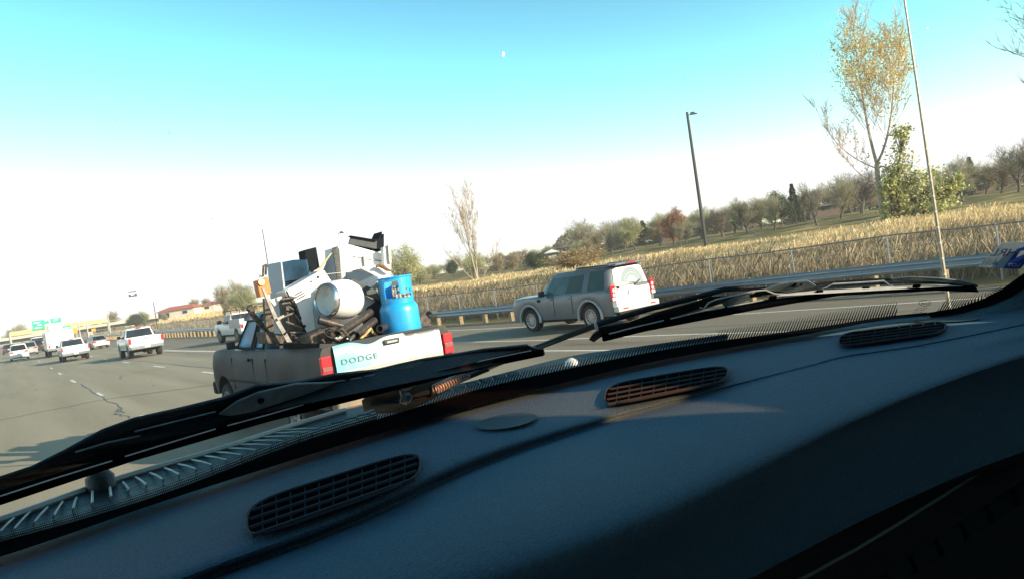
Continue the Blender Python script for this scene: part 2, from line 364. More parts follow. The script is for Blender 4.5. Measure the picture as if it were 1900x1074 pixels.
# ---------------------------------------------------------------- dry grass (stuff)
def vcol_mat(name, rough=.85, trans=0):
    mt = bpy.data.materials.new(name); mt.use_nodes = True; n = mt.node_tree; p = n.nodes['Principled BSDF']; p.inputs['Roughness'].default_value = rough
    p.inputs['Specular IOR Level'].default_value = .2
    a = n.nodes.new('ShaderNodeAttribute'); a.attribute_name = 'Col'; n.links.new(a.outputs[0], p.inputs['Base Color'])
    if trans:
        t = n.nodes.new('ShaderNodeBsdfTranslucent'); n.links.new(a.outputs[0], t.inputs[0]); mx = n.nodes.new('ShaderNodeMixShader'); mx.inputs[0].default_value = trans
        n.links.new(p.outputs[0], mx.inputs[1]); n.links.new(t.outputs[0], mx.inputs[2]); n.links.new(mx.outputs[0], n.nodes['Material Output'].inputs[0])
    MATS[name] = mt; return mt
vcol_mat('grass_m', trans=.25)
def tri_mesh(name, V, colr, mt, parent=None, nper=3):
    nv = len(V); nf = nv//nper; me = bpy.data.meshes.new(name)
    me.vertices.add(nv); me.vertices.foreach_set('co', V.astype(np.float32).ravel())
    me.loops.add(nv); me.loops.foreach_set('vertex_index', np.arange(nv, dtype=np.int32))
    me.polygons.add(nf); me.polygons.foreach_set('loop_start', np.arange(0, nv, nper, dtype=np.int32))
    try: me.polygons.foreach_set('loop_total', np.full(nf, nper, dtype=np.int32))
    except Exception: pass
    me.update(calc_edges=True)
    if colr is not None:
        at = me.color_attributes.new('Col', 'FLOAT_COLOR', 'POINT'); c = np.ones((nv, 4), np.float32); c[:, :3] = np.repeat(colr, nper, 0) if len(colr) != nv else colr; at.data.foreach_set('color', c.ravel())
    me.materials.append(mt); o = bpy.data.objects.new(name, me); COL.objects.link(o)
    if parent: o.parent = parent
    return o
def grass(N, name, label, urange, hrange, palette, seed, ymax=240, wbase=.0065):
    r = np.random.default_rng(seed)
    y = 3+(ymax-3)*r.random(N)**1.9; xe = xr_f(y)+1.45
    u = urange[0]+(urange[1]-urange[0])*r.random(N)
    x = xe+u; z = tz(x, y)-.02
    d = np.hypot(x, y)
    cl = .5+.5*np.sin(x*.9+2*np.sin(y*.35))*np.cos(y*.7+1.5*np.sin(x*.5)); cl2 = .5+.5*np.sin(x*.23+y*.11+1)*np.cos(y*.17-x*.1)
    keep = r.random(N) < .45+.55*cl; x, y, z, d, cl, cl2, u = (a[keep] for a in (x, y, z, d, cl, cl2, u)); N = len(x)
    hh = (hrange[0]+(hrange[1]-hrange[0])*r.random(N))*(.6+.55*cl*r.random(N)+.25*cl2)
    az = r.random(N)*math.pi; wd = (wbase+.00014*d)*(.7+.8*r.random(N))*(1+.6*(d > 60))
    lx = (r.random(N)-.5)*1.15*hh+.22*hh; ly = (r.random(N)-.5)*.95*hh
    P0 = np.stack([x-np.cos(az)*wd, y-np.sin(az)*wd, z], -1); P1 = np.stack([x+np.cos(az)*wd, y+np.sin(az)*wd, z], -1)
    P2 = np.stack([x+lx+np.cos(az)*wd*.5, y+ly+np.sin(az)*wd*.5, z+hh], -1); P3 = np.stack([x+lx-np.cos(az)*wd*.9, y+ly-np.sin(az)*wd*.9, z+hh*.97], -1)
    V = np.stack([P0, P1, P2, P3], 1).reshape(-1, 3)
    pal = np.array(palette); i = r.integers(0, len(pal), N); pt = .5+.5*np.sin(x*.11+y*.06)*np.cos(y*.09-x*.05+1.); c = pal[i]*(.8+.4*r.random(N))[:, None]*(.72+.5*cl2)[:, None]*(1-.35*np.clip(pt-.55, 0, 1)[:, None]*np.array([1, .9, 1.2]))
    return tag(tri_mesh(name, V, c, MATS['grass_m'], nper=4), kind='stuff', label=label, cat='grass')
gold = [(.70, .53, .28), (.76, .61, .35), (.63, .47, .24), (.80, .67, .42), (.52, .38, .20)]
brown = [(.30, .225, .13), (.22, .165, .10), (.42, .33, .20), (.50, .40, .25), (.16, .12, .08), (.34, .27, .17)]
grass(430000, 'tall_dry_grass', 'tall golden dry grass covering the bank above the fence', (5, 30), (.30, .72), gold, 3)
grass(300000, 'brown_weeds', 'brown dead weeds thick behind the chain-link fence', (.1, 11), (.55, 1.15), brown, 4)
b = None

# ---------------------------------------------------------------- trees
mat('bark', (.11, .085, .065), .9, var=.35, vs=6, bump=.4, bs=25)
mat('bark_pale', (.42, .36, .28), .85, var=.3, vs=7, bump=.3, bs=20)
vcol_mat('leaf_m', .7, trans=.3)
def gen_tree(seed, H, trunk_r, kind, pale=False):
    """returns (trunk object, crown object) meshes: limbs as tubes, twigs as slivers, leaves as small quads"""
    r = random.Random(seed); tb = MB(); slv = []; tips = []
    prm = dict(bare=(4, 4, .62, 38), brown=(4, 4, .60, 42), poplar=(4, 5, .52, 26), shrub=(3, 5, .6, 40), young=(4, 4, .58, 24))[kind]
    depth, nb, ratio, ang = prm
    def rec(p, d, L, rad, lev):
        n = 4 if lev < 2 else 3; pts = [p]; dd = d.copy(); q = p.copy()
        for i in range(n):
            wob = .16 if kind in ('bare', 'brown') else .08
            dd = (dd+Vector((r.uniform(-wob, wob), r.uniform(-wob, wob), r.uniform(-wob*.3, wob)+.03))).normalized(); q = q+dd*(L/n); pts.append(q.copy())
        if lev < 3:
            tb.tube(pts, [max(.008, rad*(1-.55*i/n)) for i in range(n+1)], 6 if lev < 2 else 4, caps=False)
        else:
            for a, c in zip(pts[:-1], pts[1:]): slv.append((a, c, max(.006, rad)))
        if lev >= depth: tips.append((pts[-1], dd, L)); tips.append((pts[1], dd, L)); return
        k = nb if lev else (nb+2)
        for j in range(k):
            t = (.25+.75*(j+r.random()*.6)/k) if lev else (.35+.65*(j+.5*r.random())/k)
            i = min(n-1, int(t*n)); base = pts[i].lerp(pts[i+1], t*n-i) if i+1 <= n else pts[-1]
            a = R_(ang*r.uniform(.6, 1.35)); ax = dd.orthogonal().normalized(); ax.rotate(Matrix.Rotation(2*math.pi*(j*.382+r.random()*.3), 3, dd))
            nd = dd.copy(); nd.rotate(Matrix.Rotation(a, 3, ax)); nd.z = nd.z*(.9)+.12+(.25 if kind in ('poplar', 'young') else 0); nd.normalize()
            rec(base, nd, L*ratio*r.uniform(.55, 1.35)*(1.15-.3*t if lev == 0 else 1), rad*(.5 if lev else .48), lev+1)
        if lev < 3: rec(pts[-1], dd, L*ratio, rad*.45, lev+1)
    return rec, tb, slv, tips, r
def slivers(slv, r, wmin=.012):
    A = np.array([tuple(s[0]) for s in slv]); B = np.array([tuple(s[1]) for s in slv]); w_ = np.maximum(wmin, np.array([s[2] for s in slv]))
    rr = np.random.default_rng(r.randint(0, 9999)); s = rr.normal(size=A.shape); s /= np.linalg.norm(s, axis=1)[:, None]; s *= w_[:, None]
    return np.stack([A-s, A+s, B+s*.5, B-s*.5], 1).reshape(-1, 3), len(A)
def tree_obj(name, seed, H, tr, kind, twig_col, leafcols=None, nleaf=0, leafsz=.1, bark='bark', twigs=5, twl=.5, wmin=.012, forks=None, spread=.6, leafzone=None, **k):
    root = empty(name, **k); rec, tb, slv, tips, r = gen_tree(seed, H, tr, kind)
    if forks:
        for (p, d, L, rad, lev) in forks: rec(Vector(p), Vector(d).normalized(), L, rad, lev)
    else: rec(Vector((0, 0, -.2)), Vector((r.uniform(-.06, .06), r.uniform(-.06, .06), 1)), H*.42, tr, 0)
    tb.build('trunk', MATS[bark], root, smooth=True)
    rr = np.random.default_rng(seed)
    for (p, d, L) in list(tips):
        for _ in range(twigs):
            dd = (d+Vector((r.uniform(-1, 1), r.uniform(-1, 1), r.uniform(-.4, .9)))*spread*1.2).normalized(); slv.append((p, p+dd*twl*r.uniform(.5, 1.2), wmin))
    V, nn = slivers(slv, r, wmin); C = np.array(twig_col)[None]*(.7+.6*rr.random((nn, 1)))
    if nleaf:
        T = np.array([tuple(t[0]) for t in tips])
        if leafzone: T = T[leafzone(T)]
        i = rr.integers(0, len(T), nleaf); P = T[i]+rr.normal(size=(nleaf, 3))*twl*.55
        a = rr.normal(size=(nleaf, 3)); a /= np.linalg.norm(a, axis=1)[:, None]; c = np.cross(a, rr.normal(size=(nleaf, 3))); c /= np.linalg.norm(c, axis=1)[:, None]
        s = leafsz*(.6+.8*rr.random((nleaf, 1))); a = a*s; c = c*s*.7
        V = np.concatenate([V, np.stack([P-a, P-c, P+a, P+c], 1).reshape(-1, 3)]); pal = np.array(leafcols)
        C = np.concatenate([C, pal[rr.integers(0, len(pal), nleaf)]*(.7+.6*rr.random((nleaf, 1)))])
    tri_mesh('crown', V, np.clip(C*np.array([1.20, 1.36, 1.24]), 0, .9), MATS['leaf_m'], root, nper=4)
    return root
def conifer_obj(name, seed, H, Rd, cols, **k):
    root = empty(name, **k); r = np.random.default_rng(seed); b = MB(); b.tube([(0, 0, -.2), (0, 0, H)], [.18, .02], 6); b.build('trunk', MATS['bark'], root)
    N = 5200; t = r.random(N)**.7; z = H*(.1+.9*t); wob = 1+.3*np.sin(z*4+r.integers(0, 6)); a = r.random(N)*2*math.pi
    rad = Rd*(1.02-t)*np.sqrt(r.random(N))*wob*(1+.25*np.sin(a*5)); P = np.stack([rad*np.cos(a), rad*np.sin(a), z-rad*.25], -1)
    d = np.stack([np.cos(a), np.sin(a), -.3+.3*r.random(N)], -1)*(.28+.2*r.random(N))[:, None]; s = np.stack([-np.sin(a), np.cos(a), r.normal(size=N)*.5], -1)*.08
    V = np.stack([P-s, P+s, P+d+s*.3, P+d-s*.3], 1).reshape(-1, 3); pal = np.array(cols)
    tri_mesh('crown', V, pal[r.integers(0, len(pal), N)]*(.6+.8*r.random((N, 1))), MATS['leaf_m'], root, nper=4); return root
GRN = [(.045, .06, .03), (.06, .075, .035), (.035, .048, .03)]
protos = {
 'bare1': tree_obj('bare_tree', 11, 10, .26, 'bare', (.24, .19, .14), twigs=4, twl=1.0, wmin=.014),
 'bare2': tree_obj('bare_tree', 22, 10, .24, 'bare', (.32, .26, .19), twigs=4, twl=1.0, wmin=.014),
 'bare3': tree_obj('bare_tree', 35, 10, .3, 'brown', (.20, .14, .12), twigs=3, twl=1.2, wmin=.014),
 'brown1': tree_obj('brown_leaved_tree', 41, 9, .22, 'brown', (.30, .22, .15), [(.34, .24, .15), (.28, .20, .13), (.42, .32, .20)], 2600, .10, twigs=5, twl=1.0, wmin=.015),
 'rust1': tree_obj('rust_leaved_tree', 52, 9, .22, 'brown', (.22, .15, .10), [(.62, .16, .06), (.62, .24, .09), (.45, .13, .07)], 3600, .12, twigs=5, twl=1.0, wmin=.015),
 'olive1': tree_obj('olive_leaved_tree', 63, 9, .22, 'brown', (.36, .31, .20), [(.34, .31, .16), (.42, .36, .20), (.26, .26, .13)], 3000, .11, twigs=5, twl=1.0, wmin=.015),
 'green1': tree_obj('evergreen_tree', 74, 8, .22, 'brown', (.1, .1, .06), GRN+[(.07, .09, .045)], 9500, .15, twigs=4, twl=.8, wmin=.018),
 'con1': conifer_obj('conifer_tree', 5, 10, 2.6, GRN),
 'shrub1': tree_obj('leafless_shrub', 85, 4, .06, 'shrub', (.30, .20, .12), [(.3, .18, .1), (.36, .25, .13)], 1500, .07, twigs=5, twl=.5, wmin=.014),
}
pused = {}
def plant(kind, px, py, D, topy, label, cat='tree', wide=1., group='trees in the park beyond the highway'):
    """stand a tree at bearing of (px,py), range D, crown top seen at row topy"""
    p = rng(px, py, D); z = float(tz(p[0], p[1])); k = np.dot(p-EYE, CF)/FPX
    h = max(1., (EYE[2]+(537-topy-(537-py))*0+0)*0+abs(py-topy)*k*1.0)+max(0, p[2]-z)
    o = protos[kind] if kind not in pused else copy_tree(protos[kind]); pused[kind] = 1
    H0 = {'con1': 10., 'shrub1': 3.2}.get(kind, 10.); H0 = PH.get(kind, H0); s = h/H0
    hv = random.uniform(.85, 1.22) if cat == 'tree' else 1.; o.location = (p[0], p[1], z-.05); o.rotation_euler = (random.uniform(-.05, .05), random.uniform(-.05, .05), random.uniform(0, 6.28)); o.scale = (s*wide*random.uniform(.85, 1.25), s*wide*random.uniform(.85, 1.25), s*hv)
    tag(o, label=label, cat=cat, group=group); return o
PH = {k: max(v.co.z for c in o.children for v in c.data.vertices) for k, o in protos.items()}
TL = [ # kind, x, base y, range, top y, width, label
 ('bare1', 1890, 352, 95, 262, 1.3, 'bare wide tree at the far right edge of the park'),
 ('bare3', 1858, 358, 100, 285, 1.3, 'bare brown tree second from the right edge of the park'),
 ('con1', 1808, 364, 118, 284, 1.1, 'dark conifer between bare trees near the right edge'),
 ('bare2', 1786, 372, 90, 288, 1.1, 'bare twisted tree just right of the antenna with a leaning trunk'),
 ('brown1', 1830, 362, 108, 300, 1.3, 'brownish tree before the low dark house on the right'),
 ('bare1', 1756, 376, 112, 300, 1.2, 'grey bare tree immediately right of the antenna'),
 ('brown1', 1690, 385, 115, 318, 1.2, 'brown tree half hidden behind the leafy shrub'),
 ('bare3', 1600, 396, 108, 322, 1.5, 'reddish bare tree directly left of the tall poplar'),
 ('bare2', 1560, 402, 104, 322, 1.3, 'bare spreading tree with arching limbs left of the tall poplar'),
 ('brown1', 1580, 400, 120, 335, 1.3, 'brown bushy tree behind the arching bare tree'),
 ('bare1', 1514, 405, 96, 322, .9, 'bare tree with a tall bent trunk right of the dark conifer'),
 ('con1', 1477, 408, 116, 344, .8, 'narrow dark conifer left of the bent bare tree'),
 ('green1', 1450, 412, 112, 348, 1.0, 'dark green round evergreen among bare trees'),
 ('brown1', 1494, 408, 125, 352, 1.2, 'low brown tree filling the gap behind the narrow conifer'),
 ('bare2', 1436, 418, 98, 352, 1.1, 'bare tree with a leaning trunk left of the round evergreen'),
 ('brown1', 1412, 419, 118, 362, 1.2, 'brown tree between the grey bare trees right of the lamp post'),
 ('bare1', 1386, 424, 104, 358, 1.3, 'grey bare tree in the middle of the park row'),
 ('olive1', 1362, 428, 118, 372, 1.2, 'pale olive tree behind the park row'),
 ('bare3', 1340, 430, 108, 368, 1.4, 'hazy bare tree just right of the lamp post'),
 ('olive1', 1300, 436, 120, 378, 1.2, 'pale tree behind the lamp post'),
 ('bare2', 1272, 440, 110, 392, 1.1, 'pale bare tree left of the lamp post foot'),
 ('rust1', 1250, 441, 112, 384, 1.25, 'rust red leafed tree left of the lamp post'),
 ('bare1', 1262, 440, 96, 402, .8, 'small white-limbed bare tree before the rust red tree'),
 ('brown1', 1224, 447, 120, 402, 1.2, 'brown tree left of the rust red tree'),
 ('con1', 1197, 448, 130, 408, 1.3, 'small dark evergreen left of the rust red tree'),
 ('olive1', 1178, 453, 118, 406, 1.3, 'olive tree above the silver off-roader'),
 ('olive1', 1158, 457, 128, 415, 1.2, 'olive brown tree second above the silver off-roader'),
 ('bare2', 1134, 458, 118, 402, 1.3, 'pale bare tree rising above the olive trees'),
 ('brown1', 1112, 462, 122, 424, 1.1, 'small round brown tree near the tan house'),
 ('brown1', 1092, 465, 115, 438, 1.2, 'round dark brown tree right of the tan house'),
 ('olive1', 1072, 468, 125, 440, 1.3, 'yellow olive tree behind the tan house'),
 ('brown1', 1027, 473, 140, 454, 1.7, 'brown tree behind the white gabled house'),
 ('green1', 989, 484, 98, 460, 1.1, 'dark green evergreen left of the white gabled house'),
 ('green1', 1006, 484, 102, 470, 1.3, 'low dark green bush beside the evergreen'),
 ('brown1', 952, 488, 120, 462, 1.3, 'brown tree behind the sparse young tree'),
 ('brown1', 925, 492, 125, 468, 1.4, 'tan brown tree left of the evergreen'),
 ('olive1', 878, 497, 130, 470, 1.6, 'tan bushy tree behind the sparse young tree'),
 ('green1', 840, 503, 150, 482, 1.0, 'small dark evergreen left of the sparse young tree'),
 ('brown1', 792, 510, 160, 490, 1.3, 'small hazy tree right of the junk load'),
 ('olive1', 748, 517, 110, 456, 1.3, 'yellow tan tree rising behind the junk load'),
 ('olive1', 776, 511, 120, 488, 1.2, 'pale low tree behind the blue gas cylinder'),
 ('bare3', 470, 570, 150, 518, 1.3, 'grey bare tree left of the loaded pickup'),
 ('olive1', 448, 575, 140, 537, 1.7, 'tan bushy tree on the bank left of the loaded pickup'),
 ('bare2', 440, 573, 160, 522, 1.2, 'bare grey tree behind the tan bush on the bank'),
 ('brown1', 413, 572, 150, 536, 1.0, 'dark bare tree right of the red roofed houses'),
 ('brown1', 362, 578, 280, 553, 1.5, 'brown tree behind the larger red roofed house'),
 ('brown1', 385, 575, 290, 546, 1.3, 'brown tree between the two red roofed houses'),
 ('brown1', 304, 589, 240, 576, 1.3, 'low brown bush left of the larger red roofed house'),
 ('olive1', 268, 596, 260, 568, 1.4, 'yellow green tree right of the white sign pylon'),
 ('green1', 252, 598, 255, 580, 1.5, 'low green tree at the foot of the white sign pylon'),
 ('brown1', 212, 606, 300, 578, 1.3, 'grey brown tree left of the white sign pylon'),
 ('brown1', 197, 610, 310, 588, 1.2, 'grey tree further left of the white sign pylon'),
 ('green1', 180, 613, 300, 595, 1.2, 'small dark green tree over the white pickup'),
 ('olive1', 40, 621, 420, 604, 1.6, 'pale olive tree beyond the overpass'),
 ('brown1', 38, 616, 440, 594, .9, 'small brown tree top beyond the overpass'),
 ('olive1', 22, 630, 420, 612, 1.3, 'low pale tree at the left behind the overpass'),
 ('brown1', 150, 616, 330, 598, 1.0, 'grey tree behind the orange road sign'),
]
for (kd, x, by, D, ty, wd, lb) in TL: plant(kd, x, by, D, ty, lb, wide=wd)
for i in range(34):
    x_ = 1085+i*25+random.uniform(-8, 8); plant(random.choice(['bare1', 'bare2', 'bare3', 'brown1', 'brown1', 'olive1']), x_, 463-(x_-1085)*.141+random.uniform(-2, 3), random.uniform(140, 175), 463-(x_-1085)*.141-random.uniform(34, 62), 'hazy brown tree in the far row behind the park trees', wide=random.uniform(1.5, 2.1), group='hazy far row of trees behind the park')
for i in range(16):
    x_ = 760+i*21+random.uniform(-6, 6); plant(random.choice(['bare1', 'brown1', 'olive1']), x_, 514-(x_-760)*.15, random.uniform(170, 200), 514-(x_-760)*.15-random.uniform(12, 26), 'small hazy tree low on the horizon between the load and the park', wide=random.uniform(1.7, 2.6), group='small hazy trees on the horizon')
plant('shrub1', 1068, 474, 70, 462, 'low reddish brown shrub row above the silver off-roader', 'shrub', wide=2.4, group='shrubs on the bank')
plant('shrub1', 1085, 471, 74, 460, 'reddish shrub beside the tan house', 'shrub', wide=2.2, group='shrubs on the bank')
rb = np.random.default_rng(77); N = 34000
azs = rb.uniform(R_(30), R_(66), N); Dd = rb.uniform(150, 190, N); X_ = Dd*np.sin(azs); Y_ = Dd*np.cos(azs); hc = 2.2+1.5*np.sin(azs*90)+1.2*np.cos(azs*37+1); Zc = tz(X_, Y_)+np.abs(hc)*rb.random(N)**.8
Pq = np.stack([X_, Y_, Zc], -1); a = rb.normal(size=(N, 3)); a /= np.linalg.norm(a, axis=1)[:, None]; c = np.cross(a, rb.normal(size=(N, 3))); c /= np.linalg.norm(c, axis=1)[:, None]; a *= .55; c *= .12
pal = np.array([(.24, .20, .14), (.18, .15, .11), (.30, .24, .17), (.17, .17, .10), (.34, .28, .19)])
tag(tri_mesh('undergrowth', np.stack([Pq-a, Pq-c, Pq+a, Pq+c], 1).reshape(-1, 3), pal[rb.integers(0, 5, N)]*(.7+.6*rb.random((N, 1))), MATS['leaf_m'], nper=4), kind='stuff', label='brown leafless undergrowth and hedges behind the park trees', cat='undergrowth')
# tall forked poplar
D = 56; p = rng(1640, 400, D); k = D/math.hypot(1, 0)/FPX
pr = p; z0 = float(tz(p[0], p[1]))
YEL = [(.78, .56, .16), (.82, .66, .26), (.70, .52, .18), (.74, .62, .34), (.56, .48, .24)]
f = [((0, 0, -.2), (.02, 0, 1), 3.6, .24, 2.9)]
root = empty('poplar_tree', (p[0], p[1], z0), label='tall forked poplar with sparse yellow leaves standing in the dry grass', cat='tree')
rec, tb, slv, tips, r = gen_tree(91, 14, .2, 'poplar')
side = Vector((CR[0], CR[1], 0)).normalized()
def bez(a, c, e, n=8): return [a*(1-t)**2+c*2*t*(1-t)+e*t*t for t in [i/n for i in range(n+1)]]
fork = Vector((0, 0, 4.2)); stems = []
tb.tube([Vector((0, 0, -.2)), Vector((0, 0, 1.5))-side*.05, Vector((0, 0, 3))-side*.1, fork], [.24, .2, .17, .15], 8)
HT = 14.0
stems.append((bez(fork, fork-side*.5+Vector((0, 0, 3)), Vector((0, 0, HT))-side*.25), .12, 'l'))
stems.append((bez(fork, fork+side*1.7+Vector((0, 0, 2.2)), Vector((0, .3, HT-1.2))+side*2.45), .09, 'r'))
stems.append((bez(fork-Vector((0, 0, .3)), fork-side*2.5+Vector((0, .5, 1.2)), Vector((0, .6, 9.0))-side*2.9), .045, 'o'))
stems.append((bez(fork-Vector((0, 0, 1.3)), fork-side*2.5+Vector((0, -.5, -.3)), Vector((0, -.6, 7.0))-side*3.2), .035, 'o'))
for pts, rad, _k in stems:
    tb.tube(pts, [max(.012, rad*(1-.9*i/8)) for i in range(9)], 6, caps=False)
    nbr = 34 if _k != 'o' else 7
    for j in range(nbr):
        t = .22+.76*j/nbr; i = min(7, int(t*8)); base = pts[i].lerp(pts[i+1], t*8-i); a = 2.4*j+r.random()
        L = (2.8*(1-t)**.6+.6)*r.uniform(.7, 1.15)*(1 if _k != 'o' else .5); d = Vector((math.cos(a)*.62, math.sin(a)*.62, .85)).normalized()
        rec(base, d, L, .028, 3)
V, nn = None, 0
tb.build('trunk', MATS['bark_pale'], root, smooth=True)
for (q, d, L) in list(tips):
    for _ in range(4):
        dd = (d+Vector((r.uniform(-1, 1), r.uniform(-1, 1), r.uniform(-.3, 1)))*.5).normalized(); slv.append((q, q+dd*.55*r.uniform(.5, 1.3), .012))
V, nn = slivers(slv, r, .012); rr = np.random.default_rng(2); Cc = np.array((.52, .44, .35))[None]*(.7+.6*rr.random((nn, 1)))
T = np.array([tuple(t[0]) for t in tips]); nl = 6500
cl = np.sin(T[:, 2]*1.3+T[:, 0]*1.7)*np.cos(T[:, 0]*2.1+T[:, 2]*.6+T[:, 1]); wt = np.clip(.05+1.2*cl, .02, 1)*np.where(T[:, 2] < 6, .25, 1)*np.where(T[:, 2] > 12, .4, 1)*np.where((T@np.array(side)) < -2.2, .15, 1); wt /= wt.sum()
i = rr.choice(len(T), nl, p=wt); P = T[i]+rr.normal(size=(nl, 3))*.26; a = rr.normal(size=(nl, 3)); a /= np.linalg.norm(a, axis=1)[:, None]; c = np.cross(a, rr.normal(size=(nl, 3))); c /= np.linalg.norm(c, axis=1)[:, None]
s = .062*(.6+.8*rr.random((nl, 1))); V = np.concatenate([V, np.stack([P-a*s, P-c*s*.8, P+a*s, P+c*s*.8], 1).reshape(-1, 3)]); pal = np.array(YEL); Cc = np.concatenate([Cc, pal[rr.integers(0, 5, nl)]*(.7+.6*rr.random((nl, 1)))])
tri_mesh('crown', V, Cc, MATS['leaf_m'], root, nper=4)
# leafy shrub/low tree right of it
def leafball(name, loc, blobs, cols, N, sz, label, cat, stems=None):
    root = empty(name, loc, label=label, cat=cat); rr = np.random.default_rng(len(label)); b = MB(); Vs = []; Cs = []
    for (cx, cy, cz, rx, rz) in blobs:
        b.tube([(0, 0, -.1), (cx*.4, cy*.4, cz*.5), (cx, cy, cz)], [.07, .05, .02], 5)
        n_ = int(N/len(blobs)); ctr = rr.normal(size=(26, 3)); ctr /= np.linalg.norm(ctr, axis=1)[:, None]; ctr *= rr.random((26, 1))**.4
        for q in ctr: b.tube([(cx*.8, cy*.8, cz*.8), (cx+q[0]*rx, cy+q[1]*rx, cz+q[2]*rz)], [.02, .008], 3)
        P = ctr[rr.integers(0, 26, n_)]+rr.normal(size=(n_, 3))*.2; P = P*np.array([rx, rx, rz])+np.array([cx, cy, cz])
        a = rr.normal(size=(n_, 3)); a /= np.linalg.norm(a, axis=1)[:, None]; c = np.cross(a, rr.normal(size=(n_, 3))); c /= np.linalg.norm(c, axis=1)[:, None]
        s = sz*(.6+.8*rr.random((n_, 1))); Vs.append(np.stack([P-a*s, P-c*s*.8, P+a*s, P+c*s*.8], 1).reshape(-1, 3))
        pal = np.array(cols); Cs.append(pal[rr.integers(0, len(pal), n_)]*(.7+.6*rr.random((n_, 1))))
    b.build('stem', MATS['bark'], root); tri_mesh('foliage', np.concatenate(Vs), np.concatenate(Cs), MATS['leaf_m'], root, nper=4); return root
s = side
bl = [(s.x*a, s.y*a, z, rx, rz) for (a, z, rx, rz) in [(.5, 2.0, .8, 1.3), (1.0, 4.0, .9, 1.2), (1.3, 5.6, .6, .8), (1.7, 2.0, 1.2, 1.3), (2.7, 2.3, 1.1, 1.2), (3.6, 1.7, 1.1, .9), (1.6, 3.2, 1.0, 1.0), (.3, 3.4, .6, 1.1), (4.1, 2.3, .6, .6), (2.3, .9, 1.4, .7), (.1, 2.6, .7, 1.2), (.3, 1.2, .9, .8)]]
leafball('leafy_shrub', (pr[0]-s.x*.35, pr[1]-s.y*.35-.9, z0), bl, [(.34, .38, .13), (.44, .46, .18), (.60, .56, .24), (.72, .66, .34), (.24, .29, .10)], 5200, .08, 'green and yellow leafy shrub at the foot of the tall poplar', 'shrub')
# sparse young tree
p = rng(884, 503, 84); z1 = float(tz(p[0], p[1]))
o = tree_obj('young_tree', 17, 8.2, .13, 'young', (.42, .30, .22), [(.55, .38, .24), (.5, .33, .2)], 500, .05, bark='bark_pale', twigs=3, twl=.6, wmin=.018, label='sparse young tree with thin pale limbs left of the silver off-roader', cat='tree',
 forks=[((0, 0, 0), (-.12, -.06, 1), 4.6, .08, 1), ((0, 0, 0), (.12, .08, 1), 4.6, .075, 1), ((0, 0, 0), (.9, -.5, 1), 2.6, .04, 2), ((0, 0, 0), (-.8, .5, 1), 2.6, .04, 2)])
hh = max(v.co.z for c in o.children for v in c.data.vertices); sc_ = 12.2/hh; o.location = (p[0], p[1], z1); o.scale = (sc_*.95, sc_*.95, sc_)
# bare tree entering at the right border
o = tree_obj('bare_tree', 28, 13, .3, 'bare', (.22, .18, .17), twigs=4, twl=.6, wmin=.012, label='bare tree whose outer twigs enter at the right border', cat='tree')
hh = max(v.co.z for c in o.children for v in c.data.vertices); p = rng(2010, 380, 50); o.location = (p[0], p[1], float(tz(p[0], p[1]))); k_ = 15.5/hh; o.scale = (k_*.75, k_*.75, k_)
for kd in protos:
    if kd not in pused:
        for ch in list(protos[kd].children): bpy.data.objects.remove(ch)
        bpy.data.objects.remove(protos[kd])

# ---------------------------------------------------------------- poles, signs, bridge, houses
mat('pole_dark', (.05, .05, .045), .6, .3, var=.3, vs=8)
mat('pole_pale', (.42, .41, .38), .6, .2, var=.2, vs=8)
def pole(px, py, ty, D, label, r0=.12, r1=.07, mt='pole_dark', arm=None, name='street_lamp', cat='street lamp'):
    p = rng(px, py, D); z = min(float(tz(p[0], p[1])), p[2]) if p[0] > 12 else min(p[2], 0.); k = np.dot(p-EYE, CF)/FPX; H = (py-ty)*k/math.cos(ROLL)+p[2]-z
    root = empty(name, (p[0], p[1], z), label=label, cat=cat); b = MB(); b.tube([(0, 0, -.3), (0, 0, H)], [r0, r1], 8); b.build('pole', MATS[mt], root, smooth=True)
    if arm:
        b = MB(); d = side*arm; b.tube([(0, 0, H-.35), tuple(d*.35+Vector((0, 0, H-.3)))], .04, 5)
        c = d*.62+Vector((0, 0, H-.28)); rot = Matrix.Rotation(math.atan2(d.y, d.x), 3, 'Z')
        b.box(c, (abs(arm)*.75, .34, .12), rot, .8); b.box(c+Vector((-d.x*.08, -d.y*.08, .13)), (abs(arm)*.45, .26, .16), rot, .8); b.build('lamp_head', MATS['pole_dark'], root)
    return root
pole(1309, 449, 210, 85, 'tall dark street lamp standing in the dry grass before the park', .2, .13, arm=1.0)
pole(508, 560, 426, 95, 'thin pole rising behind the left end of the junk load', .07, .045, 'pole_dark', name='utility_pole', cat='pole')
pole(647, 560, 430, 120, 'street lamp seen above the junk load beside the black bin', .08, .05, 'pole_pale', arm=.9)
pole(586, 560, 447, 150, 'slender pale pole behind the black box of the load', .06, .04, 'pole_pale', name='utility_pole', cat='pole')
pole(294, 618, 560, 130, 'thin pole at the guardrail right of the white pickup', .07, .05, 'pole_dark', name='utility_pole', cat='pole')
pole(417, 573, 535, 130, 'thin dark pole among the trees left of the loaded pickup', .07, .05, name='utility_pole', cat='pole')
pole(206, 622, 584, 190, 'pale pole left of the white sign pylon', .13, .12, 'pole_pale', name='utility_pole', cat='pole')
pole(165, 628, 601, 200, 'pale short pole above the silver sedan', .14, .14, 'pole_pale', name='utility_pole', cat='pole')
pole(149, 622, 599, 230, 'pale pole right of the orange road sign', .14, .14, 'pole_pale', name='utility_pole', cat='pole')
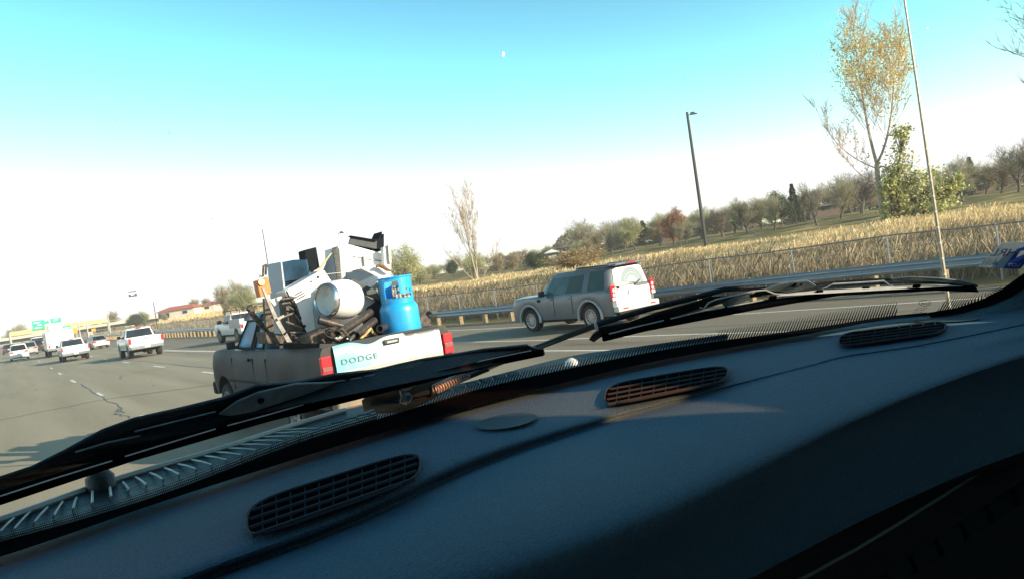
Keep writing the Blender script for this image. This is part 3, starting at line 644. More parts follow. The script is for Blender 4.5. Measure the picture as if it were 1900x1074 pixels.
# sign pylon with white tower
p = rng(240, 600, 330); kk = np.dot(p-EYE, CF)/FPX; root = empty('sign_pylon', (p[0], p[1], 2), label='tall white sign pylon with blue stripes above the distant trees', cat='sign')
mat('sign_white', (.8, .8, .8), .5, var=.04, vs=3); mat('sign_navy', (.05, .06, .18), .5, var=.1, vs=3)
ru = Matrix.Rotation(-YAW, 3, 'Z')
top = rng(246, 541, 330); b = MB(); hz = top[2]-2
b.box((0, 0, hz*.22), (2.6, 1.2, hz*.6), ru); b.box((0, 0, hz*.7), (.5, .5, hz*.4), ru); b.build('tower', MATS['sign_white'], root)
b = MB(); ctr = top-np.array([p[0], p[1], 2]); b.box((ctr[0], ctr[1], hz-.8), (3.6, .5, 3.0), ru); b.build('sign_board', MATS['sign_white'], root)
b = MB(); fo = ru @ Vector((0, -.27, 0))
b.box((ctr[0]+fo.x, ctr[1]+fo.y, hz+.1), (3.0, .05, .3), ru)
b.box((ctr[0]+fo.x, ctr[1]+fo.y, hz-1.55), (3.1, .05, .45), ru); sr = ru @ Vector((1.15, -.27, 0)); b.box((ctr[0]+sr.x, ctr[1]+sr.y, hz-1.1), (.8, .06, .5), ru); sr = ru @ Vector((-1.15, -.27, 0)); b.box((ctr[0]+sr.x, ctr[1]+sr.y, hz-1.1), (.8, .06, .5), ru)
b.build('stripe', MATS['sign_navy'], root)
# overpass bridge
mat('concrete', (.42, .40, .34), .8, var=.14, vs=.4); mat('concrete_shaded', (.12, .12, .11), .85, var=.2, vs=.5)  # second is concrete with underside shade put into its colour
root = empty('overpass_bridge', (0, 300, 0), label='pale concrete overpass crossing the highway far ahead', cat='bridge')
zt = rng(45, 624, 300)[2]
b = MB(); b.box((0, 0, zt), (120, 10, .9)); b.build('deck', MATS['concrete'], root)
b = MB(); b.box((0, 1, zt-1.0), (120, 8, 1.1)); b.build('girder', MATS['concrete_shaded'], root)
b = MB(); b.box((-14, 0, zt/2-1), (1.2, 6, zt)); b.box((24, 0, zt/2-1), (1.2, 6, zt)); b.build('pier', MATS['concrete'], root)
b = MB(); b.tube([(-60, -5, zt+1.1), (60, -5, zt+1.1)], .06, 4)
for x in range(-60, 61, 3): b.tube([(x, -5, zt+.4), (x, -5, zt+1.1)], .05, 4)
b.build('railing', MATS['pole_pale'], root)
root2 = empty('sign_gantry', tuple(rng(78, 612, 235)*np.array([1, 1, 0])), label='overhead sign gantry with a pale beam across the highway', cat='gantry')
za = rng(97, 606, 235)[2]; b = MB(); b.box((4, 0, za-.3), (22, .5, 1.1)); b.build('beam', mat('gantry_tan', (.45, .40, .22), .6, var=.15, vs=1), root2)
b = MB(); b.tube([(-7, 0, -.5), (-7, 0, za)], .25, 8); b.build('column', MATS['pole_pale'], root2); b = MB(); b.tube([(15, 0, -.5), (15, 0, za)], .25, 8); b.build('column', MATS['pole_pale'], root2)
mat('sign_green', (.02, .45, .30), .45, var=.1, vs=2); mat('sign_orange', (.75, .32, .02), .5, var=.1, vs=2); mat('sign_mark', (.75, .8, .78), .5, var=.03)
def sign(name, x0, y0, x1, y1, D, mt, label, posts=True, marks=3):
    c = rng((x0+x1)/2, (y0+y1)/2, D); k = np.dot(c-EYE, CF)/FPX; W_, H_ = (x1-x0)*k, (y1-y0)*k
    r_ = Matrix.Rotation(R_(-3), 3, 'Z'); zb = 0; root = empty(name, (c[0], c[1], zb), label=label, cat='road sign'); b = MB(); b.box((0, 0, c[2]-zb), (W_, .1, H_), r_); b.build('panel', MATS[mt], root, bevel=.02)
    b = MB()
    for i in range(marks):
        ww = W_*random.uniform(.35, .7); b.box((random.uniform(-.1, .1)*W_, -.07, c[2]+H_*(.28-.28*i)), (ww, .03, H_*.10), r_)
    if marks: b.build('lettering', MATS['sign_mark'], root)
    if posts:
        for sx_ in (-.3, .3): b = MB(); b.box((W_*sx_, .12, c[2]/2), (.15, .12, c[2]), r_); b.build('post', MATS['pole_pale'], root)
    return root
sign('highway_sign', 61.5, 594, 81, 611, 234.5, 'sign_green', 'largest green highway sign at the left of the overhead gantry', False)
sign('highway_sign', 82, 594.5, 90, 600, 234.5, 'sign_green', 'smallest green highway sign in the middle of the overhead gantry', False, 1)
sign('highway_sign', 95, 590, 112, 598, 234.5, 'sign_green', 'flat green highway sign at the right of the overhead gantry', False, 2)
sign('highway_sign', 115, 604, 131, 621, 200, 'sign_green', 'green exit sign on posts right of the gantry', True, 2)
sign('warning_sign', 133, 608, 143, 618, 190, 'sign_orange', 'orange warning sign beside the green exit sign', True, 0)
sign('warning_sign', 170, 609, 177, 614, 210, 'sign_orange', 'small orange sign above the silver sedan', True, 0)
# houses
mat('stucco', (.62, .56, .46), .8, var=.08, vs=.8); mat('roof_red', (.42, .10, .06), .8, var=.2, vs=2); mat('roof_grey', (.12, .11, .11), .85, var=.2, vs=2); mat('house_white', (.72, .72, .7), .7, var=.05, vs=1); mat('house_tan', (.45, .34, .2), .8, var=.1, vs=1)
mat('house_brick', (.13, .085, .065), .85, var=.2, vs=3)
def house(px, py, D, W_, Hh, roofh, wall, roof, label, gable=False, rot=0, dep=8, carport=False):
    p = rng(px, py, D); k = np.dot(p-EYE, CF)/FPX; Wm, Hm, Rm = W_*k, Hh*k, roofh*k; z = min(float(tz(p[0], p[1])), p[2]); lift = p[2]-z
    root = empty('house', (p[0], p[1], z), -YAW+R_(rot), label=label, cat='house')
    b = MB(); b.box((0, 0, (Hm+lift)/2), (Wm, dep, Hm+lift)); b.build('wall', MATS[wall], root)
    b = MB(); o_ = .6; h0 = Hm+lift+.003
    if gable: b.prism([(-Wm/2-o_, -dep/2-o_, h0), (Wm/2+o_, -dep/2-o_, h0), (0, -dep/2-o_, h0+Rm)], (0, dep+2*o_, 0))
    else: b.add([(-Wm/2-o_, -dep/2-o_, h0), (Wm/2+o_, -dep/2-o_, h0), (Wm/2+o_, dep/2+o_, h0), (-Wm/2-o_, dep/2+o_, h0), (-Wm/2+2, 0, h0+Rm), (Wm/2-2, 0, h0+Rm)], [(3, 2, 1, 0), (0, 1, 5, 4), (2, 3, 4, 5), (1, 2, 5), (3, 0, 4)])
    b.build('roof', MATS[roof], root)
    nw = max(1, int(Wm/4))
    for i in range(nw):
        b = MB(); x = -Wm/2+Wm*(i+.5)/nw; b.box((x, -dep/2-.03, lift+Hm*.5), (1.3, .1, Hm*.42)); b.build('window', MATS['dark_glass'], root)
    if carport:
        b = MB(); b.box((-Wm/2+Wm*.16, -dep/2-.06, lift+Hm*.38), (Wm*.28, .12, Hm*.7)); b.build('carport', MATS['underbody'], root)
house(338, 585, 255, 66, 12, 7, 'stucco', 'roof_red', 'larger red roofed stucco house with a dark carport on the bank', carport=True)
house(394, 574, 258, 26, 10, 6, 'stucco', 'roof_red', 'smaller red roofed pale house right of the larger one')
house(1022, 476, 128, 16, 6, 6, 'house_white', 'house_white', 'small white gabled house right of the evergreen', gable=True)
house(1049, 469, 138, 14, 9, 6, 'house_tan', 'roof_grey', 'tan gabled house left of the bare trees', gable=True)
house(1795, 360, 125, 34, 12, 6, 'house_brick', 'roof_grey', 'low dark house behind trees near the right edge')
house(1515, 396, 140, 60, 10, 5, 'house_brick', 'roof_grey', 'low brick house behind the middle park trees')
house(1700, 372, 145, 40, 14, 6, 'house_brick', 'roof_grey', 'brick house behind the leafy shrub')
house(1235, 444, 150, 30, 8, 4, 'house_brick', 'roof_grey', 'small brick house under the rust red tree')
# birds and moon
mat('bird_dark', (.04, .04, .045), .8, var=.2)
def bird(px, py, D, sz, label):
    p = rng(px, py, D); root = empty('bird', tuple(p), random.uniform(0, 6), label=label, cat='bird'); b = MB()
    b.lathe((0, -sz*.5, 0), (0, 1, .1), [(0, .01), (sz*.25, sz*.11), (sz*.6, sz*.12), (sz*.85, sz*.05), (sz, .01)], 8)
    b.add([(sz*.05, sz*.15, 0), (sz*.05, -sz*.15, 0), (sz*.9, -sz*.25, sz*.3), (sz*.5, sz*.1, sz*.22)], [(0, 1, 2, 3)]); b.add([(-sz*.05, sz*.15, 0), (-sz*.05, -sz*.15, 0), (-sz*.9, -sz*.25, sz*.3), (-sz*.5, sz*.1, sz*.22)], [(0, 1, 2, 3)])
    b.build('body', MATS['bird_dark'], root)
bird(395, 406, 90, .3, 'small dark bird flying high over the left lanes'); bird(919, 158, 90, .14, 'tiny dark bird below the moon')
bird(1775, 131, 70, .12, 'tiny bird between the antenna and the bare twigs'); bird(1805, 112, 80, .09, 'tiniest bird speck near the bare twigs on the right')
bird(406, 503, 120, .25, 'small bird low above the trees left of the load')
mm = mat('moon_m', (.8, .85, .85), .9, var=.25, vs=.08, emit=(.75, .95, 1, .22))
b = MB(); q = rng(932, 103, 2200); b.lathe(q-np.array([0, 0, 6]), (.3, 0, 1), [(8-8*math.cos(a), 5*math.sin(a)) for a in np.linspace(0, math.pi, 14)], 20)
tag(b.build('moon', mm, smooth=True, auto=80), 'pale daytime moon high in the blue sky', 'moon')

# ---------------------------------------------------------------- vehicles
def wheel(par, x, y, z, R, W_, side_, rim='alloy', spokes=10, tag_=None):
    """x = outer face position; side_ -1 left, +1 right"""
    b = MB(); s = side_
    b.lathe((x-s*W_, y, z), (s, 0, 0), [(0, R*.62), (0, R*.93), (W_*.15, R), (W_*.85, R), (W_, R*.93), (W_*.98, R*.66), (W_*.8, R*.64)], 28)
    wo = b.build('wheel', MATS['tyre'], par, smooth=True)
    b = MB(); rr = R*.66
    b.lathe((x-s*W_*.5, y, z), (s, 0, 0), [(W_*.1, rr*.97), (W_*.48, rr), (W_*.47, rr*.91), (W_*.2, rr*.88)], 28)
    b.lathe((x-s*W_*.35, y, z), (s, 0, 0), [(W_*.25, rr*.2), (W_*.3, rr*.14), (W_*.3, .001)], 12)
    for k in range(spokes):
        a = 2*math.pi*k/spokes+.1; c, q = math.cos(a), math.sin(a); r0, r1 = rr*.12, rr*.94; w0, w1 = rr*.06, rr*(.075 if spokes > 6 else .16)
        p = lambda rad, off: (x-s*W_*.10, y+rad*c-off*q, z+rad*q+off*c)
        b.prism([p(r0, -w0), p(r1, -w1), p(r1, w1), p(r0, w0)], (-s*.02, 0, 0))
    b.build('rim', MATS[rim], wo, smooth=False); b = MB(); b.lathe((x-s*W_*.45, y, z), (s, 0, 0), [(0, .001), (0, rr*.99)], 20); b.build('hub', MATS['underbody'], wo)
    return wo
def body_loft(name, paint, par, y0, y1, top, hw, zb, wheels, ra, zc, bed=None, floor=.8, dy=.05, bulge=.03, crown=.03, shoulder=.96, mats=None):
    """wheels: axle ys; top(y): shoulder height; bed=(ya,yb): open box"""
    ys_ = list(np.arange(y0, y1, dy))+[y1]
    if bed: ys_ = sorted(set([round(v, 4) for v in ys_]+[bed[0], bed[0]+.004, bed[1], bed[1]+.004]))
    b = MB(); rows = []
    for y in ys_:
        H = top(y); w_ = hw(y); b0 = zb(y) if callable(zb) else zb
        for yw in wheels:
            if abs(y-yw) < ra: b0 = max(b0, zc+math.sqrt(ra*ra-(y-yw)**2))
        b0 = min(b0, H-.12); q = lambda t: b0+(H-b0)*t
        inbed = bed and bed[0]+.003 <= y <= bed[1]
        pts = [(w_*.80, b0+.0), (w_*.97, b0), (w_*(.985), q(.15)), (w_*1.0, q(.45)), (w_*.995, q(.75)), (w_*(shoulder+.015), q(.93)), (w_*shoulder-.02, H)]
        if inbed: pts += [(w_*shoulder-.09, H), (w_*shoulder-.095, floor), (w_*.3, floor), (0, floor)]
        else: pts += [(w_*shoulder-.10, H+crown*.4), (w_*.6, H+crown*.8), (w_*.3, H+crown), (0, H+crown)]
        full = [(x, y, z) for x, z in pts]+[(-x, y, z) for x, z in pts[::-1][1:]]
        rows.append(full)
    b.grid(rows); n = len(rows[0])
    b.add(rows[0], [tuple(range(n))]); b.add(rows[-1], [tuple(range(n))[::-1]])
    return b.build(name, paint, par, smooth=True, auto=35)
def underbody(par, y0, y1, w_, z0=.28, z1=.72, name='underbody'):
    b = MB(); b.box((0, (y0+y1)/2, (z0+z1)/2), (w_*2, y1-y0, z1-z0)); return b.build(name, MATS['underbody'], par)
class GH:
    """greenhouse: y positions rear base, rear top, front top, front base"""
    def __init__(s, yrb, yrt, yft, yfb, zb, zr, wb, wr, crown=.03, paint='white_paint'):
        s.__dict__.update(locals())
    def P(s, sx_, t, v, off=.0):     # side surface: t along (0 rear..1 front), v height
        yr = s.yrb+(s.yrt-s.yrb)*v; yf = s.yfb+(s.yft-s.yfb)*v
        return (sx_*(s.wb+(s.wr-s.wb)*v+off), yr+(yf-yr)*t, s.zb+(s.zr-s.zb)*v)
    def build(s, par, name='cab'):
        b = MB(); rings = []
        for v, k in ((0, 1), (.5, 1.0), (.9, 1), (1.0, .95)):
            w_ = (s.wb+(s.wr-s.wb)*v)*k; yr = s.yrb+(s.yrt-s.yrb)*v+(.05 if v == 1 else 0); yf = s.yfb+(s.yft-s.yfb)*v-(.07 if v == 1 else 0); z = s.zb+(s.zr-s.zb)*v
            c = .12; rings.append([(-w_, yr+c, z), (-w_+c, yr, z), (0, yr-.02, z), (w_-c, yr, z), (w_, yr+c, z), (w_, yf-c, z), (w_-c, yf, z), (0, yf+.04, z), (-w_+c, yf, z), (-w_, yf-c, z)])
        n = 10; V = [p for r in rings for p in r]; F = [(i*n+k, i*n+(k+1) % n, (i+1)*n+(k+1) % n, (i+1)*n+k) for i in range(3) for k in range(n)]
        m_ = len(V); V.append((0, (s.yrt+s.yft)/2, s.zr+s.crown)); F += [(3*n+k, 3*n+(k+1) % n, m_) for k in range(n)]
        b.add(V, F); return b.build(name, MATS[s.paint], par, smooth=True, auto=50)
    def side(s, par, sx_, t0, t1, v0=.08, v1=.86, slant0=0, slant1=0, mt='dark_glass', name='window'):
        b = MB(); A = [s.P(sx_, t0, v0, .008), s.P(sx_, t1, v0, .008), s.P(sx_, t1+slant1, v1, .008), s.P(sx_, t0+slant0, v1, .008)]
        b.prism(A, (-sx_*.03, 0, 0)); return b.build(name, MATS[mt], par)
    def back(s, par, u=.82, v0=.1, v1=.86, mt='dark_glass', name='rear_window'):
        def Q(uu, v): yr = s.yrb+(s.yrt-s.yrb)*v; return (uu*(s.wb+(s.wr-s.wb)*v), yr-.028, s.zb+(s.zr-s.zb)*v)
        b = MB(); b.prism([Q(-u, v0), Q(u, v0), Q(u, v1), Q(-u, v1)], (0, .03, 0)); return b.build(name, MATS[mt], par)
    def front(s, par, u=.84, v0=.06, v1=.9):
        def Q(uu, v): yf = s.yfb+(s.yft-s.yfb)*v; return (uu*(s.wb+(s.wr-s.wb)*v), yf+.05, s.zb+(s.zr-s.zb)*v)
        b = MB(); b.prism([Q(-u, v0), Q(u, v0), Q(u, v1), Q(-u, v1)], (0, -.03, 0)); return b.build('front_window', MATS['dark_glass'], par)
def part(par, name, mt, c, d, bevel=0, taper=1, rot=None):
    b = MB(); b.box(c, d, rot, taper); return b.build(name, MATS[mt] if isinstance(mt, str) else mt, par, bevel=bevel)
def mirror(par, sx_, x, y, z, mt='black_plastic', s=1):
    b = MB(); b.box((sx_*(x+.16*s), y, z), (.20*s, .09*s, .17*s)); b.box((sx_*(x+.03), y+.01, z-.04), (.14*s, .05, .05)); return b.build('mirror', MATS[mt], par, bevel=.02)
def pickup(name, label, loc, rz, s, paint='white_paint', L_=5.7, wb=3.5, W_=2.0, group='vehicles in the lanes ahead', lift=0, tailw=.82, cab_back=1.25, quarter=True, rim='steel_rim', cat='pickup truck'):
    root = empty(name, loc, rz, s, label=label, cat=cat, group=group)
    yb = -1.15; yf = L_-1.15; z_ = lift
    top = lambda y: 1.22+z_+(-.01 if y < 1.2 else 0) if y < 2.55 else 1.20+z_-.06*((y-2.55)/(yf-2.55))-(.22*max(0, (y-(yf-.35))/.35)**2)
    hw = lambda y: W_/2*(1-.03*max(0, (-.6-y)/.6)-.10*max(0, (y-(yf-.5))/.5)**2)
    body_loft('body', MATS[paint], root, yb, yf, top, hw, .48+z_, (0, wb), .47, .40+z_*.6, bed=(yb+.06, 1.0), floor=.80+z_)
    underbody(root, yb+.3, yf-.4, W_/2*.72, .36+z_*.6, .78+z_)
    g = GH(1.05, 1.18, 2.02, 2.62, 1.18+z_, 1.80+z_, W_/2*.93, W_/2*.76, paint=paint); g.build(root)
    for q in (-1, 1):
        g.side(root, q, .06, .36, slant0=.02, slant1=.0); g.side(root, q, .42, .86, slant0=0, slant1=.02)
        mirror(root, q, W_/2*.9, 2.3, 1.32+z_)
        part(root, 'tail_light', 'red_lamp', (q*(W_/2*.93), yb-.0, 1.02+z_), (.14, .05, .34), .01)
    g.back(root, .86); g.front(root)
    part(root, 'tailgate', paint, (0, yb-.012, .96+z_), (W_*tailw, .05, .48), .015)
    part(root, 'tailgate_handle', 'black_plastic', (0, yb-.05, 1.12+z_), (.18, .03, .05))
    bm = part(root, 'rear_bumper', 'chrome', (0, yb-.12, .60+z_), (W_*.94, .2, .2), .03)
    part(bm, 'licence_plate', 'plate', (0, yb-.23, .62+z_), (.32, .02, .16))
    part(root, 'brake_light', 'red_lamp', (0, 1.08, 1.80+z_), (.3, .06, .05))
    part(root, 'front_bumper', 'chrome', (0, yf, .58+z_), (W_*.9, .2, .22), .03)
    b = MB(); b.tube([(-W_*.36, 0, .40), (W_*.36, 0, .40)], .06, 6); b.lathe((0, 0, .40), (0, 1, 0), [(-.16, .02), (-.1, .14), (.1, .14), (.16, .02)], 10); b.build('axle', MATS['underbody'], root)
    R = .40+lift*.25
    for yw in (0, wb):
        for q in (-1, 1): wheel(root, q*W_/2*.965, yw, R, R, .27, q, rim, 6)
    return root
def car(name, label, loc, rz, s, paint, kind='sedan', group='vehicles in the lanes ahead', W_=1.8, lamps='red_lamp', cat='car'):
    root = empty(name, loc, rz, s, label=label, cat=cat, group=group)
    if kind == 'sedan': L_, yb, yf, wb, zs_ = 4.7, -1.0, 3.7, 2.75, .92
    else: L_, yb, yf, wb, zs_ = 4.6, -.95, 3.65, 2.7, 1.02
    top = lambda y: zs_+.03*math.sin((y-yb)/L_*3)-(.10*max(0, (yb+.25-y)/.25)**2)-(.28*max(0, (y-(yf-1.1))/1.1)**1.6)
    hw = lambda y: W_/2*(1-.08*max(0, (yb+.5-y)/.5)**2-.14*max(0, (y-(yf-.7))/.7)**2)
    body_loft('body', MATS[paint], root, yb, yf, top, hw, .24, (0, wb), .36, .33, shoulder=.93)
    underbody(root, yb+.3, yf-.4, W_/2*.7, .2, .6)
    g = GH(-.55, .05, 1.25, 2.25, zs_-.02, 1.44, W_/2*.88, W_/2*.66, paint=paint) if kind == 'sedan' else GH(-.85, -.45, 1.5, 2.3, zs_-.02, 1.68, W_/2*.92, W_/2*.74, paint=paint)
    g.build(root)
    for q in (-1, 1):
        g.side(root, q, .2, .5); g.side(root, q, .54, .86); mirror(root, q, W_/2*.86, 1.75, zs_+.06, s=.8)
        part(root, 'tail_light', lamps, (q*(W_/2*.74), yb-.0, zs_-.16), (.34, .06, .15), .02)
    g.back(root, .86, .06); g.front(root)
    bm = part(root, 'rear_bumper', paint, (0, yb-.03, .42), (W_*.86, .16, .26), .05); part(bm, 'licence_plate', 'plate', (0, yb-.03, .68), (.32, .06, .15))
    part(root, 'bumper_trim', 'underbody', (0, yb-.06, .27), (W_*.6, .12, .12), .02)
    for yw in (0, wb):
        for q in (-1, 1): wheel(root, q*W_/2*.97, yw, .33, .33, .21, q, 'alloy', 7)
    return root

# ---- loaded pickup
mat('primer_side', (.030, .036, .046), .55, .05, col2=(.070, .055, .044), th=(.42, .72), vs=1.6, coat=0, spec=.25, bump=.03, bs=6)
mat('cab_sky_tint', (.014, .026, .042), .4, 0, var=.35, vs=3, coat=.1)  # cab paint tinted blue, reflected sky put into the colour
DZ = .10; DS = 1.084; DLOC = (4.603, 12.164, 0); DROT = .04
def dpt(x, y, z):      # local to world
    c, s_ = math.cos(DROT), math.sin(DROT); return np.array([DLOC[0]+DS*(x*c-y*s_), DLOC[1]+DS*(x*s_+y*c), DS*z+DLOC[2]])
dg = empty('pickup_truck', (DLOC[0], DLOC[1], roadz(4.6)), DROT, DS, label='weathered grey brown pickup with a turquoise and white tailgate piled high with scrap', cat='pickup truck')
yb, yf, zz = -1.2, 4.35, .10
def dtop(y):
    if y < 1.02: return 1.30+zz
    if y < 2.75: return 1.27+zz
    t = (y-2.75)/(yf-2.75); return 1.27+zz-.05*t+(.04*math.sin(t*3))-(.30*max(0, (y-(yf-.45))/.45)**2)
dhw = lambda y: 1.0*(1-.02*max(0, (-.7-y)/.5)-.08*max(0, (y-(yf-.5))/.5)**2)+(.03*math.exp(-((y-3.52)/.5)**2))
body_loft('body', MATS['primer_side'], dg, yb, yf, dtop, dhw, .50+zz, (0, 3.45), .52, .42, bed=(yb+.03, .95), floor=.82+zz, dy=.04, shoulder=.955)
underbody(dg, yb+.2, yf-.5, .7, .40, .80)
g = GH(1.0, 1.12, 2.2, 2.95, 1.25+zz, 1.86+zz, .92, .74, paint='cab_sky_tint'); g.build(dg, 'cab')
mat('cab_glass', (.05, .24, .38), .3, var=.45, vs=1.8, spec=.08)
for q in (-1, 1):
    for (t0_, t1_, s1_) in ((.11, .33, 0), (.43, .85, .03)):
        wo_ = g.side(dg, q, t0_, t1_, v0=.10, v1=.80, slant1=s1_, mt='cab_glass'); b = MB(); cs_ = [g.P(q, t0_, .10, .012), g.P(q, t1_, .10, .012), g.P(q, t1_+s1_, .80, .012), g.P(q, t0_, .80, .012)]; b.tube(cs_+[cs_[0]], .02, 5); b.build('window_seal', MATS['underbody'], wo_)
    g.side(dg, q, .345, .42, v0=.0, v1=.95, mt='underbody', name='door_pillar'); mirror(dg, q, .93, 2.5, 1.38+zz, s=.7)
    for yy, ww in ((1.62, .014), (2.78, .014), (.985, .03)):
        b = MB(); b.box((q*.994, yy, .90+zz), (.014, .012 if ww < .02 else .026, .52)); b.build('door_gap', MATS['underbody'], dg)
    b = MB(); b.box((q*1.01, 1.85, 1.14+zz), (.035, .16, .05)); b.build('door_handle', MATS['black_plastic'], dg, bevel=.01)
    b = MB(); b.box((q*1.008, 1.9, .78+zz), (.02, 3.2-.9, .035)); b.build('side_moulding', MATS['underbody'], dg, bevel=.008)
    tl = MB(); tl.box((q*.905, yb-.01, 1.05+zz), (.15, .07, .29)); tlo = tl.build('tail_light', MATS['red_lamp'], dg, bevel=.015)
    part(tlo, 'lamp_divider', mat('lamp_smoke', (.22, .07, .07), .35), (q*.905, yb-.052, 1.03+zz), (.13, .012, .05))
g.back(dg, .8); g.front(dg)
# tailgate: faded turquoise, white towards the right, black scraped top
tm = bpy.data.materials.new('tailgate_paint'); tm.use_nodes = True; n = tm.node_tree; pb = n.nodes['Principled BSDF']; pb.inputs['Roughness'].default_value = .35; pb.inputs['Coat Weight'].default_value = .3
tc = n.nodes.new('ShaderNodeTexCoord'); sx = n.nodes.new('ShaderNodeSeparateXYZ'); n.links.new(tc.outputs['Object'], sx.inputs[0])
nz = n.nodes.new('ShaderNodeTexNoise'); nz.inputs['Scale'].default_value = 5; nz.inputs['Detail'].default_value = 7; n.links.new(tc.outputs['Object'], nz.inputs[0])
t_ = math_(n, 'ADD', math_(n, 'MULTIPLY', sx.outputs[0], .75), math_(n, 'ADD', math_(n, 'MULTIPLY', math_(n, 'SUBTRACT', nz.outputs[0], .5), .8), .50))
base = ramp(n, t_, [(.0, (.16, .50, .50)), (.3, (.28, .62, .60)), (.62, (.70, .74, .72)), (1, (.76, .76, .74))])
nz2 = n.nodes.new('ShaderNodeTexNoise'); nz2.inputs['Scale'].default_value = 9; nz2.inputs['Detail'].default_value = 9; nz2.inputs['Roughness'].default_value = .7; n.links.new(tc.outputs['Object'], nz2.inputs[0])
e_ = math_(n, 'ADD', math_(n, 'MULTIPLY', math_(n, 'SUBTRACT', sx.outputs[2], 1.335), 7), math_(n, 'MULTIPLY', math_(n, 'SUBTRACT', nz2.outputs[0], .5), 1.8))
e2 = math_(n, 'SUBTRACT', math_(n, 'MULTIPLY', sx.outputs[0], 2.6), .55)
cl = n.nodes.new('ShaderNodeClamp'); n.links.new(math_(n, 'MULTIPLY', math_(n, 'MINIMUM', e_, e2), 8), cl.inputs[0])
mx = n.nodes.new('ShaderNodeMix'); mx.data_type = 'RGBA'; n.links.new(cl.outputs[0], mx.inputs[0]); n.links.new(base, mx.inputs[6]); mx.inputs[7].default_value = (.03, .035, .035, 1)
n.links.new(mx.outputs[2], pb.inputs['Base Color'])
# tailgate panel with a handle recess and a battered top edge
b = MB(); xs_ = np.linspace(-.79, .79, 34); rows = []
dent = lambda x: .022*math.sin(x*9+1)*math.exp(-((x+.35)/.35)**2)-.035*math.exp(-((x+.25)/.18)**2)
for (z, y_) in ((.86, -.045), (.90, -.055), (1.10, -.06), (1.28, -.05), (1.37, -.04), (1.40, -.015), (1.40, .03), (.86, .03)):
    rows.append([(x, yb+y_, z+(dent(x) if z > 1.3 else 0)+.005) for x in xs_])
b.grid(rows); tg = b.build('tailgate', tm, dg, smooth=True, auto=35)
part(tg, 'tailgate_handle', 'black_plastic', (.03, yb-.065, 1.33), (.24, .03, .075), .03)
part(tg, 'handle_grip', 'chrome', (.03, yb-.082, 1.325), (.17, .02, .035), .012)
mat('ribbed', (.42, .41, .37), .5, .2, var=.1, vs=6)
b = MB()
for i in range(9): b.box((0, yb-.068, .88+.0+i*.021), (1.56, .02, .012))
b.box((0, yb-.058, .965), (1.57, .012, .20)); b.build('ribbed_panel', MATS['ribbed'], tg)
# lettering
fc = bpy.data.curves.new('lettering', 'FONT'); fc.body = 'DODGE'; fc.size = .115; fc.extrude = .003; fc.space_character = 1.25; fc.offset = .0015
to = bpy.data.objects.new('tmp', fc); COL.objects.link(to); dgp = bpy.context.evaluated_depsgraph_get(); me = bpy.data.meshes.new_from_object(to.evaluated_get(dgp)); bpy.data.objects.remove(to)
def text_mesh(body, size, extrude=.001, space=1., shear=0):
    fc = bpy.data.curves.new('t', 'FONT'); fc.body = body; fc.size = size; fc.extrude = extrude; fc.offset = .004 if shear < 0 else 0; fc.space_character = space; fc.shear = shear
    to = bpy.data.objects.new('tmp', fc); COL.objects.link(to); dgp = bpy.context.evaluated_depsgraph_get(); me = bpy.data.meshes.new_from_object(to.evaluated_get(dgp)); bpy.data.objects.remove(to); return me
lo = bpy.data.objects.new('lettering', me); COL.objects.link(lo); lo.parent = tg; me.materials.append(mat('letter_grey', (.09, .20, .22), .5, var=.1)); lo.rotation_euler = (R_(90), 0, 0); lo.scale = (1.12, .92, 1); lo.location = (-.72, yb-.064, 1.15)
part(dg, 'rear_bumper', mat('bumper_rust', (.16, .14, .12), .5, .5, col2=(.28, .18, .11), vs=5), (0, yb-.14, .68), (1.86, .2, .17), .03)
part(dg, 'licence_plate', 'plate', (-.1, yb-.25, .70), (.32, .02, .15))
part(dg, 'front_bumper', 'underbody', (0, yf+.02, .68), (1.9, .2, .24), .04)
part(dg, 'tail_panel', 'underbody', (0, yb+.0, .78), (1.84, .08, .14))
for yw in (0, 3.45):
    for q in (-1, 1): wheel(dg, q*.985, yw, .40, .40, .27, q, 'steel_rim', 6)
b = MB(); b.tube([(-.7, 0, .42), (.7, 0, .42)], .06, 6); b.lathe((0, 0, .42), (0, 1, 0), [(-.16, .02), (-.1, .14), (.1, .14), (.16, .02)], 10); b.build('axle', MATS['underbody'], dg)
# ---- silver off-roader
sl_ = empty('off_roader', (16.52, 20.15, roadz(16.5)), .095, 1.035, label='silver boxy off-roader with a stepped roof driving by the guardrail', cat='car')
yb, yf = -.98, 3.88
def ltop(y): return 1.13 if y < 2.3 else 1.13-.03*(y-2.3)/1.5-(.26*max(0, (y-(yf-.22))/.22)**2)
lhw = lambda y: .955*(1-.05*max(0, (yb+.25-y)/.25)**2-.10*max(0, (y-(yf-.45))/.45)**2)
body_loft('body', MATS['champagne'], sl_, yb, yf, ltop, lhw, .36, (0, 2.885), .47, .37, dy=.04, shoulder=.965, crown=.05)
underbody(sl_, yb+.25, yf-.3, .7, .26, .75)
g = GH(-.93, -.82, 1.72, 2.45, 1.11, 1.80, .915, .74, paint='champagne', crown=.04); g.build(sl_, 'cabin')
b = MB(); b.box((0, -.05, 1.845), (1.36, 1.55, .07), None, .94); b.build('stepped_roof', MATS['champagne'], sl_, bevel=.03)
